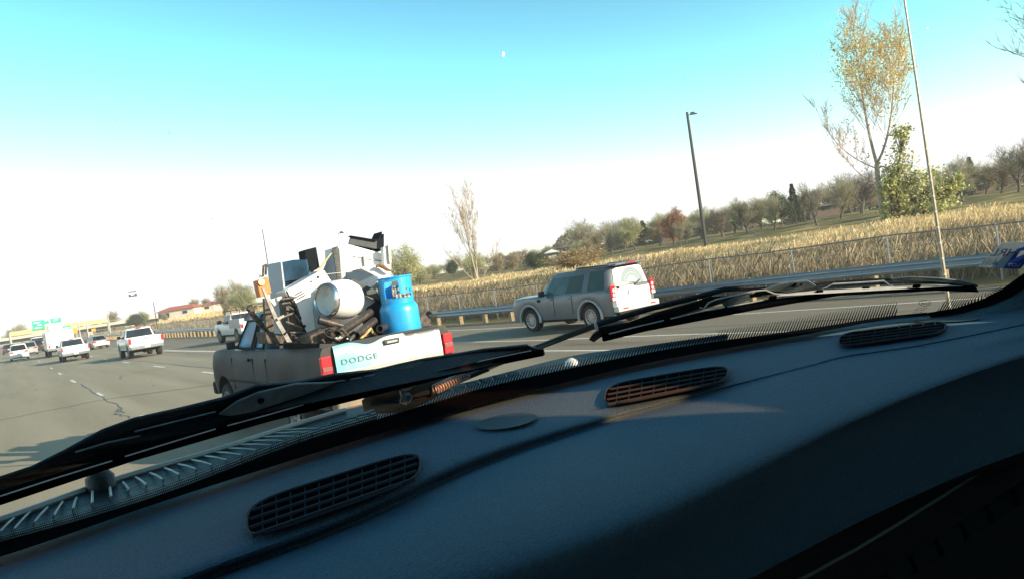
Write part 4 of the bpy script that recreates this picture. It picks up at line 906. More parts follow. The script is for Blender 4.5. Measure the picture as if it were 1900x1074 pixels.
for q in (-1, 1):
    g.side(sl_, q, .065, .29, v0=.06, v1=.90, name='rear_quarter_window'); g.side(sl_, q, .375, .60, v0=.06, v1=.80, slant0=.01, slant1=.01); g.side(sl_, q, .625, .90, v0=.06, v1=.80, slant1=.03, mt='tint_glass'); mirror(sl_, q, .92, 2.0, 1.22, 'black_plastic', 1.1)
    for yy in (.75, 1.62):
        b = MB(); b.box((q*.957, yy-.0, .80), (.01, .012, .6)); b.build('door_gap', MATS['underbody'], sl_)
    for yy in (.95, 1.80): part(sl_, 'door_handle', 'silver_flat', (q*.965, yy, 1.0), (.04, .17, .045), .012)
    for yw in (0, 2.885):
        b = MB(); pts = [(q*.965, yw+.515*math.cos(a), .37+.515*math.sin(a)) for a in np.linspace(R_(-8), R_(188), 20)]; b.tube(pts, .045, 6); b.build('wheel_arch', MATS['silver_flat'], sl_, smooth=True)
        wheel(sl_, q*.95, yw, .375, .375, .26, q, 'alloy', 14)
    tl = MB(); tl.box((q*.86, yb-.01, 1.02), (.19, .07, .46)); tlo = tl.build('tail_light', MATS['red_lamp'], sl_, bevel=.02)
    b = MB()
    for zc_ in (1.10, .97): b.lathe((q*.85, yb-.05, zc_), (0, -1, 0), [(0, .058), (.012, .05), (.014, .001)], 14)
    b.box((q*.86, yb-.05, .85), (.16, .02, .10)); b.build('lens', MATS['clear_lamp'], tlo)
    b = MB(); b.tube([(q*.69, -.75, 1.86), (q*.69, .6, 1.89)], .018, 5); b.build('roof_rail', MATS['black_plastic'], sl_)
# rear glass with wiped arcs in the dust
dm = bpy.data.materials.new('dusty_glass'); dm.use_nodes = True; n = dm.node_tree; pb = n.nodes['Principled BSDF']; pb.inputs['Roughness'].default_value = .3
tc = n.nodes.new('ShaderNodeTexCoord'); vm = n.nodes.new('ShaderNodeVectorMath'); vm.operation = 'DISTANCE'; n.links.new(tc.outputs['Object'], vm.inputs[0]); vm.inputs[1].default_value = (.10, yb, 1.22)
nzz = n.nodes.new('ShaderNodeTexNoise'); nzz.inputs['Scale'].default_value = 60; n.links.new(vm.outputs['Value'], nzz.inputs[0]); nzz.noise_dimensions = '1D'; n.links.new(vm.outputs['Value'], nzz.inputs['W'])
cr = ramp(n, math_(n, 'MULTIPLY', vm.outputs['Value'], 1.6), [(0, (.5, .5, .5)), (.30, (.5, .5, .5)), (.36, (.10, .14, .16)), (.80, (.07, .10, .12)), (.82, (.72, .72, .71))])
st = ramp(n, nzz.outputs[0], [(.42, (0, 0, 0)), (.6, (.30, .33, .34))])
mx = n.nodes.new('ShaderNodeMix'); mx.data_type = 'RGBA'; mx.blend_type = 'ADD'; mx.inputs[0].default_value = 1; n.links.new(cr, mx.inputs[6]); n.links.new(st, mx.inputs[7]); n.links.new(mx.outputs[2], pb.inputs['Base Color'])
MATS['dusty_glass'] = dm
b = MB()
def Q(uu, v): yr = g.yrb+(g.yrt-g.yrb)*v; return (uu*(g.wb+(g.wr-g.wb)*v), yr-.03, g.zb+(g.zr-g.zb)*v)
b.prism([Q(-.80, .30), Q(.15, .24), Q(.30, .12), Q(.82, .12), Q(.80, .84), Q(.6, .92), Q(-.6, .92), Q(-.80, .84)], (0, .03, 0)); rg = b.build('rear_window', dm, sl_)
part(rg, 'wiper', 'black_plastic', (.22, yb-.04, 1.22), (.30, .02, .025), rot=Matrix.Rotation(R_(-28), 3, 'Y'))
mat('tail_sunlit', (.62, .62, .60), .35, .1, coat=.5, var=.06, vs=3)  # lighter copy of the body paint, sunlight on the rear put in
b = MB(); b.prism([(-.76, yb-.015, .62), (.76, yb-.015, .62), (.76, yb-.015, 1.10), (.20, yb-.015, 1.10), (.02, yb-.015, 1.20), (-.76, yb-.015, 1.20)], (0, .03, 0)); tgl = b.build('tailgate', MATS['tail_sunlit'], sl_, bevel=.01)
b = MB(); b.box((-.30, yb-.022, 1.195), (.9, .012, .012)); b.box((-.20, yb-.022, .98), (.012, .012, .16)); b.box((-.62, yb-.03, 1.16), (.10, .02, .06)); b.build('tailgate_gap', MATS['underbody'], tgl)
bm = part(sl_, 'rear_bumper', 'tail_sunlit', (0, yb-.10, .54), (1.80, .22, .18), .04); part(bm, 'reflector', 'red_lamp', (-.6, yb-.215, .54), (.22, .02, .035)); part(bm, 'reflector', 'red_lamp', (.6, yb-.215, .54), (.22, .02, .035))
part(sl_, 'bumper_trim', 'underbody', (0, yb-.06, .40), (1.6, .16, .14), .03); part(sl_, 'spoiler', 'champagne', (0, yb+.03, 1.84), (1.30, .24, .05), .02)
part(sl_, 'brake_light', 'red_lamp', (0, yb-.09, 1.85), (.42, .02, .035)); part(sl_, 'tow_hitch', 'chrome', (0, yb-.2, .36), (.1, .16, .06), .01)
b = MB(); b.box((-.962, 2.35, 1.0), (.01, .14, .09)); b.build('fender_vent', MATS['underbody'], sl_)
# ---- traffic ahead
PG = lambda px, py: gnd(px, py)
def veh(fn_, px, py, dx, **k):
    p = PG(px, py); return fn_(loc=(p[0]+dx, p[1], roadz(p[0])), **k)
p = PG(233, 664)
pickup('pickup_truck', 'white full-size pickup with a black rear window in the middle lane', (7.75, 58.5, roadz(8)), .02, 1.06, lift=.06)
pickup('pickup_truck', 'white low pickup beside the silver sedan in the left lane', (4.7, 74.5, roadz(4)), .01, 1.0, lift=0, tailw=.9)
car('car', 'white car with red tail lights in the leftmost lane', (1.3, 112, 0), .0, 1.12, 'white_paint', 'suv')
car('car', 'silver sedan right of the low white pickup', (9.3, 106, roadz(8)), .15, 1.08, 'silver_paint', 'sedan')
car('car', 'small dark car far ahead in the second lane', (4.2, 150, 0), .0, 1.2, 'dark_paint', 'suv')
car('car', 'white van-like car far ahead above the dark one', (5.2, 172, 0), .0, 1.45, 'white_paint', 'suv')
car('car', 'farthest dark car under the overpass at the left', (.6, 190, 0), .0, 1.3, 'dark_paint', 'sedan')
car('car', 'distant grey car just left of the white box truck', (2.9, 135, 0), .0, 1.15, 'silver_paint', 'suv')
# white box truck
bt = empty('box_truck', (5.05, 100, roadz(5)), .02, 1.15, label='white utility box truck directly left of the low white pickup', cat='truck', group='vehicles in the lanes ahead')
part(bt, 'box_body', 'white_paint', (0, 1.2, 1.55), (2.3, 4.2, 1.7), .06); part(bt, 'roof_unit', 'white_paint', (.0, 3.2, 2.7), (1.2, 1.3, .7), .1)
part(bt, 'cab', 'white_paint', (0, 4.4, 1.3), (2.1, 1.8, 1.6), .15); part(bt, 'step_bumper', 'chrome', (0, -1.0, .72), (2.3, .3, .25), .04); part(bt, 'chassis', 'underbody', (0, 1.8, .6), (1.6, 5.6, .3))
for q in (-1, 1): part(bt, 'tail_light', 'red_lamp', (q*.95, -.93, 1.0), (.14, .05, .2), .01)
part(bt, 'door_panel', 'sign_white', (0, -.92, 1.6), (1.9, .04, 1.3), .02)
for yw in (0, 4.2):
    for q in (-1, 1): wheel(bt, q*1.1, yw, .45, .45, .28, q, 'steel_rim', 5)
# white pickup with ladder rack and service body
sv = empty('service_truck', (14.35, 56.5, roadz(14)), .08, 1.08, label='white service truck with a black roof rack peeking out left of the loaded pickup', cat='truck', group='vehicles in the lanes ahead')
top = lambda y: 1.2 if y < 3.2 else 1.2-.3*max(0, (y-4.1)/.5)**2
body_loft('body', MATS['white_paint'], sv, -1.1, 4.6, top, lambda y: 1.0*(1-.1*max(0, (y-4.1)/.5)**2), .52, (0, 3.5), .48, .42, bed=None)
underbody(sv, -.9, 4.2, .7, .38, .8); g = GH(1.2, 1.3, 2.3, 3.0, 1.17, 1.85, .92, .76); g.build(sv)
for q in (-1, 1):
    g.side(sv, q, .08, .42); g.side(sv, q, .48, .88); mirror(sv, q, .93, 2.5, 1.38, s=1.4)
    part(sv, 'tool_box', 'silver_flat', (q*.86, .0, 1.20), (.34, 2.1, .55), .02)
    part(sv, 'tail_light', 'red_lamp', (q*.9, -1.12, 1.0), (.14, .05, .25), .01)
    for yw in (0, 3.5): wheel(sv, q*.98, yw, .42, .42, .28, q, 'steel_rim', 6)
g.back(sv); g.front(sv); part(sv, 'rear_bumper', 'chrome', (0, -1.2, .62), (1.9, .2, .2), .03)
b = MB()
for q in (-.85, .85):
    b.tube([(q, -.9, 1.5), (q, -.9, 2.02), (q, 2.4, 2.05)], .03, 5); b.tube([(q, .8, 1.5), (q, .8, 2.03)], .03, 5)
for y_ in np.linspace(-.9, 2.4, 6): b.tube([(-.85, y_, 2.04), (.85, y_, 2.04)], .025, 5)
b.tube([(-.85, 2.4, 2.05), (-.85, 2.4, 1.9)], .03, 5); b.build('roof_rack', MATS['black_plastic'], sv)

# ---------------------------------------------------------------- the scrap load
mat('enamel', (.72, .72, .70), .35, col2=(.50, .46, .40), th=(.60, .74), vs=5, coat=.2); mat('enamel_shaded', (.34, .37, .41), .45, var=.08, vs=4)  # second is white enamel with side shade put into its colour
mat('steel_blue', (.07, .16, .23), .35, .4, var=.35, vs=3); mat('black_box', (.006, .009, .013), .8, spec=.15, var=.4, vs=8)
mat('panel_dark', (.035, .045, .05), .6, .1, var=.4, vs=7); mat('pipe_black', (.035, .03, .026), .38, .2, col2=(.12, .09, .07), vs=8, th=(.45, .75))
mat('gas_blue', (.015, .34, .74), .35, var=.12, vs=5, coat=.4, bump=.03, bs=12); mat('wood_yellow', (.60, .45, .20), .7, var=.2, vs=6); mat('orange_box', (.60, .20, .05), .6, var=.2, vs=8)
mat('scrap_dark', (.04, .035, .03), .7, .2, col2=(.14, .10, .07), vs=14); mat('scrap_metal', (.25, .24, .22), .4, .6, var=.4, vs=12); mat('rusty', (.18, .09, .045), .8, var=.4, vs=10)
mat('wire_white', (.6, .6, .58), .5)
LG = 'scrap piled in the bed of the loaded pickup'
def Z(zx, zy): return (460+.2048*zx, 420+.2048*zy)      # detail view coordinates to photo pixels
def slab(name, mt, pts, Y, dep, label, cat, bevel=.012, ex=0., ez=0., tilt=0., skew=0.):
    """real box: front outline at distance Y along the road, thickness dep; tilt leans the top forward"""
    xm_ = max(q[0] for q in pts); P = [ony(*Z(*q), Y+skew*(xm_-q[0])/100.) for q in pts]; zb = min(p[2] for p in P); P = [p+np.array([0, (p[2]-zb)*tilt, 0]) for p in P]
    c = np.mean(P, 0); c[2] = zb; root = empty(name, tuple(c), label=label, cat=cat, group=LG)
    b = MB(); b.prism([p-c for p in P], (ex, dep, ez)); b.build('casing', MATS[mt], root, bevel=bevel); root['_c'] = tuple(c)
    return root, c
def on(root, c, name, mt, pts, Y, dep, bevel=0):
    P = [ony(*Z(*q), Y)-c for q in pts]; b = MB(); b.prism(P, (0, dep, 0)); return b.build(name, MATS[mt], root, bevel=bevel)
def zt_(q, Y): return ony(*Z(*q), Y)
# cargo bulk low in the bed
r1, c1 = slab('appliance', 'enamel_shaded', [(175, 345), (298, 322), (330, 620), (312, 975), (240, 970), (205, 660)], 12.35, .12, 'tall white appliance side greyed as shade standing at the left rear of the cab', 'appliance', ex=.04, skew=.42)
on(r1, c1, 'corner_trim', 'enamel', [(288, 322), (302, 320), (335, 620), (322, 620)], 12.53, .02)
b = MB()
for a, c_ in (((140, 360), (135, 455)), ((165, 350), (160, 440))): b.tube([zt_(a, 12.5)-c1, zt_(c_, 12.5)-c1], .018, 5)
b.tube([zt_((135, 365), 12.5)-c1, zt_((165, 350), 12.5)-c1, zt_((175, 370), 12.5)-c1], .02, 5)
b.tube([zt_((130, 460), 12.5)-c1, zt_((105, 440), 12.5)-c1, zt_((110, 465), 12.5)-c1], .008, 4); b.build('bracket', MATS['scrap_dark'], r1)
r2, c2 = slab('steel_cabinet', 'steel_blue', [(308, 325), (410, 305), (528, 300), (548, 440), (480, 560), (342, 592)], 12.40, .3, 'blue grey steel cabinet with louvres beside the tall pale appliance', 'cabinet', ex=.2, skew=.30)
b = MB()
for i in range(5): p_, q_ = zt_((340, 505+i*17), 12.95)-c2, zt_((480-i*4, 482+i*17), 12.55)-c2; b.tube([p_, q_], .010, 4)
b.build('louvres', MATS['black_box'], r2)
slab('black_crate', 'black_box', [(511, 216), (620, 188), (652, 372), (604, 402), (535, 410)], 12.5, .32, 'upright black box rising behind the yellow plank', 'crate')
# big white fridge lying behind, with ribbed coil panel
r3, c3 = slab('refrigerator', 'enamel', [(815, 183), (955, 175), (1190, 240), (1300, 300), (1300, 520), (1150, 580), (880, 640), (845, 520)], 12.35, .65, 'large white refrigerator on top of the load under the black bin', 'refrigerator')
on(r3, c3, 'handle', 'scrap_metal', [(1046, 272), (1070, 266), (1078, 352), (1055, 356)], 12.30, .06)
on(r3, c3, 'side_panel', 'enamel_shaded', [(826, 200), (885, 210), (905, 500), (850, 515)], 12.33, .03)
slab('white_door', 'enamel', [(1225, 190), (1296, 165), (1306, 330), (1240, 400)], 12.15, .12, 'narrow white appliance door standing at the right top of the load', 'door')
slab('grey_grille', 'scrap_metal', [(1268, 168), (1292, 166), (1304, 335), (1280, 330)], 12.10, .03, 'thin grey strip grille on the narrow white door', 'grille', bevel=0)
r4, c4 = slab('freezer_panel', 'enamel_shaded', [(668, 420), (765, 196), (812, 520), (770, 560), (700, 640)], 12.28, .1, 'blue grey shaded appliance panel left of the ribbed coil', 'panel', ex=.25, skew=.42)
r5 = empty('ribbed_coil', tuple(zt_((825, 500), 12.2)), label='dark ribbed condenser coil running down beside the refrigerator', cat='coil', group=LG); c5 = zt_((825, 500), 12.2)
b = MB(); b.prism([zt_(q, 12.25)-c5 for q in ((768, 200), (815, 188), (852, 510), (815, 515))], (0, .02, 0)); b.build('backing', MATS['panel_dark'], r5)
b = MB()
for i in range(22):
    t = i/21; p_ = zt_((768+48*t, 200+312*t), 12.2)-c5; q_ = zt_((816+37*t, 186+324*t), 12.2)-c5; b.tube([p_, q_], .009, 4)
b.build('fins', MATS['scrap_metal'], r5)
# black bin on top
r6, c6 = slab('black_bin', 'black_box', [(962, 172), (1170, 208), (1232, 212), (1150, 245), (1090, 250), (1045, 240), (968, 248)], 12.45, .45, 'open black plastic bin lying on top of the refrigerator', 'bin')
on(r6, c6, 'front_panel', 'panel_dark', [(912, 162), (932, 90), (1172, 128), (1168, 208), (962, 172)], 12.35, .03, .008)
on(r6, c6, 'rim', 'black_box', [(925, 92), (932, 84), (1175, 124), (1170, 134)], 12.30, .10)
on(r6, c6, 'end_panel', 'black_box', [(1140, 118), (1180, 120), (1214, 46), (1218, 60), (1200, 120), (1234, 66), (1234, 212), (1168, 208)], 12.40, .35, .006)
# yellow plank
r7 = empty('plank', tuple(zt_((600, 470), 12.1)), label='yellow wooden plank leaning between the black box and white panel', cat='plank', group=LG); c7 = zt_((600, 470), 12.1)
b = MB(); b.prism([zt_(q, 12.1)-c7 for q in ((565, 500), (745, 248), (765, 240), (600, 480))], (0, .03, 0)); b.build('board', MATS['wood_yellow'], r7)
r7b = empty('stick', tuple(zt_((690, 300), 12.15)), label='thin pale stick beside the yellow plank', cat='stick', group=LG); b = MB(); b.tube([zt_((640, 440), 12.0)-zt_((690, 300), 12.15), zt_((940, 410), 12.0)-zt_((690, 300), 12.15)], .005, 4); b.build('rod', MATS['wire_white'], r7b)
# washer panel in front
r8, c8 = slab('washing_machine', 'enamel', [(355, 582), (640, 420), (692, 388), (752, 500), (720, 700), (720, 900), (610, 1000), (560, 1025)], 11.95, .5, 'large white washing machine shell leaning left of the drum', 'washing machine', tilt=.15)
on(r8, c8, 'edge_seal', 'black_box', [(350, 590), (356, 580), (566, 1028), (550, 1030)], 11.93, .04)
b = MB()
for (a, c_) in (((420, 620), (560, 545)), ((430, 640), (570, 565)), ((440, 660), (580, 585))): b.tube([zt_(a, 11.93)-c8, zt_(c_, 11.93)-c8], .006, 4)
b.build('louvres', MATS['scrap_metal'], r8)
b = MB()
for q_ in ((480, 830), (520, 900), (640, 460)): b.lathe(zt_(q_, 11.93)-c8+np.array([0, .03, 0]), (0, -1, 0), [(0, .022), (.01, .018), (.011, .001)], 10)
b.build('knob', MATS['black_box'], r8)
on(r3, c3, 'door_seam', 'scrap_metal', [(955, 265), (1300, 330), (1300, 338), (955, 273)], 12.33, .01)
on(r3, c3, 'rust_patch', 'rusty', [(1120, 500), (1150, 492), (1175, 515), (1160, 540), (1128, 530)], 12.335, .01)
# stove hood / white box
r9, c9 = slab('white_hood', 'enamel_shaded', [(905, 408), (950, 405), (1022, 382), (1180, 462), (1142, 572), (1050, 560), (945, 465), (880, 530)], 11.85, .4, 'white folded hood greyed as shade above the dark panel', 'hood', skew=.16)
slab('white_box', 'enamel', [(1022, 382), (1160, 350), (1300, 405), (1288, 470), (1215, 520), (1150, 570), (1182, 462)], 11.9, .4, 'white box with a brown scrap lying on it beside the gas cylinder', 'box')
r10, c10 = slab('tin_duct', 'scrap_metal', [(1150, 580), (1200, 505), (1255, 480), (1275, 500), (1262, 600), (1210, 660)], 11.75, .3, 'curved grey tin duct left of the gas cylinder', 'duct', bevel=.03)
slab('metal_sheet', 'panel_dark', [(940, 465), (1148, 572), (1215, 660), (1196, 672), (1060, 620), (890, 545)], 11.72, .04, 'dark angled metal panel below the white hood', 'panel')
rb_, cb_ = zt_((1230, 380), 11.8), zt_((1230, 380), 11.8)
r11 = empty('brown_scrap', tuple(rb_), label='brown strip of scrap lying on the white box', cat='scrap', group=LG); b = MB(); b.tube([zt_(q, 11.8)-rb_ for q in ((1160, 365), (1190, 355), (1230, 370), (1260, 392), (1300, 405))], [.02, .03, .035, .03, .015], 6); b.build('strip', MATS['rusty'], r11)
slab('grey_shell', 'enamel_shaded', [(950, 580), (1060, 620), (1180, 680), (1200, 760), (1090, 800), (1010, 790)], 11.85, .3, 'shaded grey shell between drum and gas cylinder', 'shell', bevel=.03)
slab('dark_box', 'black_box', [(1080, 740), (1215, 640), (1270, 600), (1225, 960), (1120, 960)], 11.8, .3, 'black box in the gap left of the gas cylinder', 'box')
# drum with ring
dc = zt_((712, 668), 11.45); ax = Vector((.93, .36, -.08)).normalized(); root = empty('washer_drum', tuple(dc), label='white washer drum on its side with a chrome ring opening', cat='drum', group=LG)
b = MB(); b.lathe((0, 0, 0), ax, [(.0, .225), (.04, .245), (.15, .285), (.30, .30), (.42, .29), (.52, .25), (.56, .18), (.57, .001)], 40); b.build('tub', MATS['enamel'], root, smooth=True)
b = MB(); b.lathe((0, 0, 0), ax, [(.0, .224), (.12, .20), (.13, .001)], 40); b.build('inside', MATS['enamel'], root, smooth=True)
b = MB(); b.lathe((0, 0, 0), ax, [(-.03, .215), (-.045, .232), (-.03, .25), (.01, .262), (.04, .255), (.02, .236), (-.02, .215)], 40); b.build('ring', MATS['chrome'], root, smooth=True)
# pipes
def pipe(a, c_, Ya, Yc, r_, label):
    A = zt_(a, Ya); B_ = zt_(c_, Yc); root = empty('black_pipe', tuple((A+B_)/2), label=label, cat='pipe', group=LG); m_ = (A+B_)/2; d = Vector(tuple(B_-A)); b = MB()
    b.lathe(A-m_, d, [(0, r_*.8), (0, r_), (d.length, r_), (d.length, r_*.82), (d.length*.5, r_*.8)], 18); b.lathe(A-m_, d, [(.0, r_*.8), (d.length*.5, r_*.79)], 18); b.build('tube', MATS['pipe_black'], root, smooth=True)
pipe((815, 975), (1110, 775), 11.1, 11.5, .062, 'longest black pipe slanting up toward the gas cylinder')
pipe((985, 985), (1145, 850), 11.0, 11.3, .058, 'second black pipe below the longest one')
pipe((640, 845), (860, 905), 11.35, 11.3, .060, 'black pipe lying under the chrome ring of the drum')
pipe((1195, 925), (1265, 900), 10.98, 11.5, .055, 'short open black pipe end beside the gas cylinder foot')
pipe((735, 945), (800, 925), 11.05, 11.3, .042, 'small open pipe end in the wire tangle')
pipe((1640, 795), (1690, 790), 11.5, 11.8, .055, 'short dark pipe end at the right corner of the bed')
pipe((1400, 470), (1430, 380), 12.2, 12.2, .02, 'thin white rods behind the gas cylinder collar')
# gas cylinder
gcx = zt_((1395, 930), 11.45); gz = gcx[2]-.05; root = empty('gas_cylinder', (gcx[0], gcx[1], gz), R_(8), label='bright blue gas cylinder with a cut-out collar standing at the tailgate', cat='gas cylinder', group=LG)
RB = .305; b = MB(); b.lathe((0, 0, 0), (0, 0, 1), [(0, .27), (.03, RB), (.33, RB), (.40, RB*.97), (.455, RB*.86), (.485, RB*.66), (.50, .001)], 44); b.build('tank', MATS['gas_blue'], root, smooth=True)
b = MB()
z0, z1 = .455, .86; RC = .255; cuts = [(196, 250, .56, .80), (12, 72, .56, .80), (110, 160, .6, .8), (270, 278, .64, .69), (290, 297, .60, .66)]
na = 120; zs2 = np.linspace(z0, z1, 22)
for i in range(na):
    a0, a1 = 360*i/na, 360*(i+1)/na; am = (a0+a1)/2
    for j in range(21):
        zm = (zs2[j]+zs2[j+1])/2
        if any(p_ < am < q_ and u_ < zm < v_ for p_, q_, u_, v_ in cuts): continue
        V = []
        for rr_ in (RC, RC-.012):
            for (aa, z_) in ((a0, zs2[j]), (a1, zs2[j]), (a1, zs2[j+1]), (a0, zs2[j+1])): V.append((rr_*math.cos(R_(aa)), rr_*math.sin(R_(aa)), z_))
        b.add(V, [(0, 1, 2, 3), (7, 6, 5, 4), (0, 4, 5, 1), (1, 5, 6, 2), (2, 6, 7, 3), (3, 7, 4, 0)])
b.build('collar', MATS['gas_blue'], root)
b = MB(); b.tube([(RC*math.cos(a), RC*math.sin(a), z1) for a in np.linspace(0, 2*math.pi, 45)], .016, 8); b.build('collar_rim', MATS['gas_blue'], root, smooth=True)
b = MB()
for a in (262, 282): b.tube([(RC*.99*math.cos(R_(a+q)), RC*.99*math.sin(R_(a+q)), .575+.0*q) for q in (-9, 0, 9)], .026, 6)
b.build('label_plate', MATS['scrap_dark'], root)
b = MB(); b.lathe((0, 0, .49), (0, 0, 1), [(0, .05), (.08, .045), (.09, .03), (.2, .028), (.21, .05), (.24, .05), (.25, .001)], 12); b.tube([(0, 0, .62), (.06, -.08, .64)], .02, 6); b.build('valve', MATS['chrome'], root)
b = MB()
for k_, (x_, z_) in enumerate(((-.16, .575), (-.11, .575), (-.04, .57), (.02, .565))): b.box((x_+.02, -math.sqrt(RC**2-(x_+.02)**2)-.012, z_), (.045, .012, .05))
b.build('plate_marks', MATS['scrap_metal'], root)
# left clutter
r12, c12 = slab('dark_grate', 'scrap_dark', [(335, 640), (395, 625), (440, 700), (555, 1030), (400, 1055), (355, 800)], 12.0, .35, 'dark rusted stove frame left of the washing machine', 'stove frame', bevel=0)
b = MB()
for (a, c_) in (((300, 660), (440, 640)), ((310, 700), (380, 690)), ((360, 720), (430, 760)), ((430, 800), (480, 870)), ((345, 860), (500, 920)), ((380, 960), (520, 960)), ((300, 830), (420, 780))): b.tube([zt_(a, 11.9)-c12, zt_(c_, 11.95)-c12], .014, 5)
b.build('bars', MATS['scrap_metal'], r12)
r13 = empty('metal_bar', tuple(zt_((280, 820), 11.7)), label='long grey angle bar slanting down from the orange box', cat='bar', group=LG); c13 = zt_((280, 820), 11.7)
b = MB(); b.prism([zt_(q, 11.7)-c13 for q in ((128, 560), (150, 560), (270, 820), (400, 1045), (355, 1045), (245, 850))], (0, .05, 0)); b.build('angle', MATS['scrap_metal'], r13)
b = MB(); b.prism([zt_(q, 11.66)-c13 for q in ((262, 830), (325, 798), (332, 815), (275, 850))], (0, .05, 0)); b.build('clip', MATS['scrap_metal'], r13)
slab('upright_post', 'scrap_dark', [(148, 650), (175, 650), (225, 760), (235, 960), (205, 960), (165, 900)], 12.2, .1, 'dark upright post behind the grey angle bar', 'post', bevel=0)
slab('white_bracket', 'enamel', [(200, 665), (300, 632), (330, 640), (300, 660), (240, 720)], 12.15, .1, 'small white bracket at the top of the rusted frame', 'bracket', bevel=0)
r14, c14 = slab('orange_box', 'orange_box', [(78, 492), (182, 456), (216, 605), (112, 642)], 12.1, .22, 'orange box with a pale round patch at the left of the load', 'box')
b = MB(); q_ = zt_((123, 506), 12.08)-c14; b.lathe(q_, (0, -1, 0), [(0, .052), (.01, .048), (.012, .001)], 18); b.build('patch', mat('patch_pale', (.75, .6, .35), .6), r14)
r15, c15 = slab('dark_tool', 'scrap_dark', [(0, 750), (10, 715), (40, 700), (50, 740), (62, 730), (78, 715), (84, 722), (60, 780), (20, 775)], 12.6, .12, 'dark hand tool resting on the cab roof', 'tool', bevel=0)
slab('dark_strut', 'scrap_dark', [(25, 790), (60, 780), (150, 880), (200, 950), (175, 960), (110, 900)], 12.5, .1, 'dark steel strut leaning on the rear of the cab', 'strut', bevel=0)
slab('enamel_sheet', 'enamel', [(560, 470), (690, 395), (760, 500), (700, 560), (640, 500)], 12.15, .12, 'small white panel above the drum below the yellow plank', 'panel')
slab('appliance_shell', 'enamel_shaded', [(610, 640), (650, 560), (700, 520), (640, 800), (720, 930), (600, 1000), (560, 900)], 11.75, .2, 'white panel greyed as shade tucked behind the chrome ring', 'panel', skew=.2)
slab('cardboard_piece', 'wood_yellow', [(1010, 960), (1075, 945), (1100, 985), (1030, 1000)], 11.15, .08, 'small tan cardboard piece at the tailgate edge', 'cardboard', bevel=0)
# wire tangle along the rear of the bed
for k_ in range(9):
    xx = (620, 680, 720, 770, 900, 1020, 300, 340, 840)[k_]; pts = []
    for j in range(6): pts.append(zt_((xx+j*28+random.uniform(-18, 18), 985-40*math.sin(j*.9+k_)-random.uniform(0, 30)+(25 if k_ in (6, 7) else 0)), 11.02+random.uniform(0, .12)))
    c_ = pts[2].copy(); rt = empty('cable', tuple(c_), label=['thin cable loop nearest the washing machine foot', 'dark cable under the small pipe end', 'pale wire in front of the small pipe end', 'dark bent wire left of the longest pipe', 'pale cable below the second pipe', 'pale straw coloured wire before the gas cylinder', 'dark cable at the foot of the angle bar', 'black hose beside the rusted stove frame', 'grey wire crossing the longest pipe foot'][k_], cat='cable', group=LG)
    b = MB(); b.tube([p_-c_ for p_ in pts], .009+.006*(k_ % 3), 5); b.build('strand', MATS[('scrap_dark', 'scrap_dark', 'wire_white', 'scrap_dark', 'wire_white', 'wood_yellow', 'scrap_dark', 'black_box', 'scrap_metal')[k_]], rt, smooth=True)
slab('bed_liner_scrap', 'scrap_dark', [(560, 985), (640, 950), (760, 900), (900, 940), (1180, 960), (1180, 1010), (900, 1060), (560, 1060)], 11.3, .5, 'low heap of dark scrap behind the tailgate', 'scrap heap', bevel=.02)
slab('corner_scrap', 'scrap_dark', [(1560, 800), (1600, 780), (1660, 860), (1660, 900), (1560, 920)], 11.4, .4, 'dark scrap at the right rear corner of the bed', 'scrap', bevel=.01)
slab('rear_scrap', 'scrap_dark', [(240, 980), (560, 1010), (560, 1060), (180, 1060), (150, 950)], 11.9, .5, 'dark jumble of scrap low along the left bed rail', 'scrap', bevel=.01)
for o in bpy.data.objects:
    if '_c' in o: del o['_c']

# ---------------------------------------------------------------- the cab we sit in
truck = empty('own_truck', (.3, -.2, 0), label='dark interior and wipers of the truck the view is taken from', cat='truck')
def cabpart(o, par=None):
    if par is None: return sub(o, truck)
    o.parent = par; o.matrix_parent_inverse = (Matrix.Translation(-truck.location)) if False else Matrix.Identity(4); return o
ZG = 2.065
B1 = pchip([-400, 0, 163, 300, 553, 710, 810, 900, 1060, 1200, 1287, 1500, 1650, 1720, 2300], [1112, 1006, 961, 918, 823, 775, 745, 719, 683, 655, 640, 610, 587, 580, 530])
B2 = pchip([-400, 0, 300, 500, 616, 900, 1060, 1200, 1500, 1650, 1720, 2300], [1140, 1032, 930, 866, 830, 747, 706, 673, 619, 592, 584, 533])
def base_pt(px): return onz(px, float(B1(px)), ZG)
bx = [0, 200, 400, 600, 800, 1000, 1200, 1400, 1600, 1720]
bpts = [base_pt(x) for x in bx]; cx_ = np.array([p[0] for p in bpts]); cy_ = np.array([p[1] for p in bpts])
cf = np.polyfit(cx_, cy_, 3); print('base curve', cx_.round(2), cy_.round(3), np.polyval(cf, cx_).round(3))
XR = cx_[-1]; print('XR', XR)
def byf(x):
    x = np.clip(x, cx_[0]-.0, XR); return np.interp(x, cx_, cy_)
GD = np.array([0, -.50, .66])       # rake of the glass
def glass_hit(px, py, off=.0):
    """point on the curved windscreen (pushed outward by off)"""
    d = ray(px, py); best = None
    nn_ = np.array([0, .66, .50])/.828*off; lo, hi = -1.2, 2.2
    xs_ = np.linspace(-1.2, 1.9, 125)
    B = [np.array([x, base_y(x), ZG])+nn_ for x in xs_]
    for i in range(len(xs_)-1):
        A = np.array([d, -(B[i+1]-B[i]), -GD]).T
        try: t, u, v = np.linalg.solve(A, B[i]-EYE)
        except Exception: continue
        if -.01 <= u <= 1.01 and t > 0: return EYE+d*t
    return EYE+d*(1.2/math.hypot(d[0], d[1]))
bsf = pchip([-1.2, -.6, cx_[0], float(cx_[2]), float(cx_[4]), float(cx_[6]), float(cx_[8]), XR, 1.45, 1.9], [.50, .68, cy_[0], cy_[2], cy_[4], cy_[6], cy_[8], cy_[-1], cy_[-1]-.28, cy_[-1]-.75])
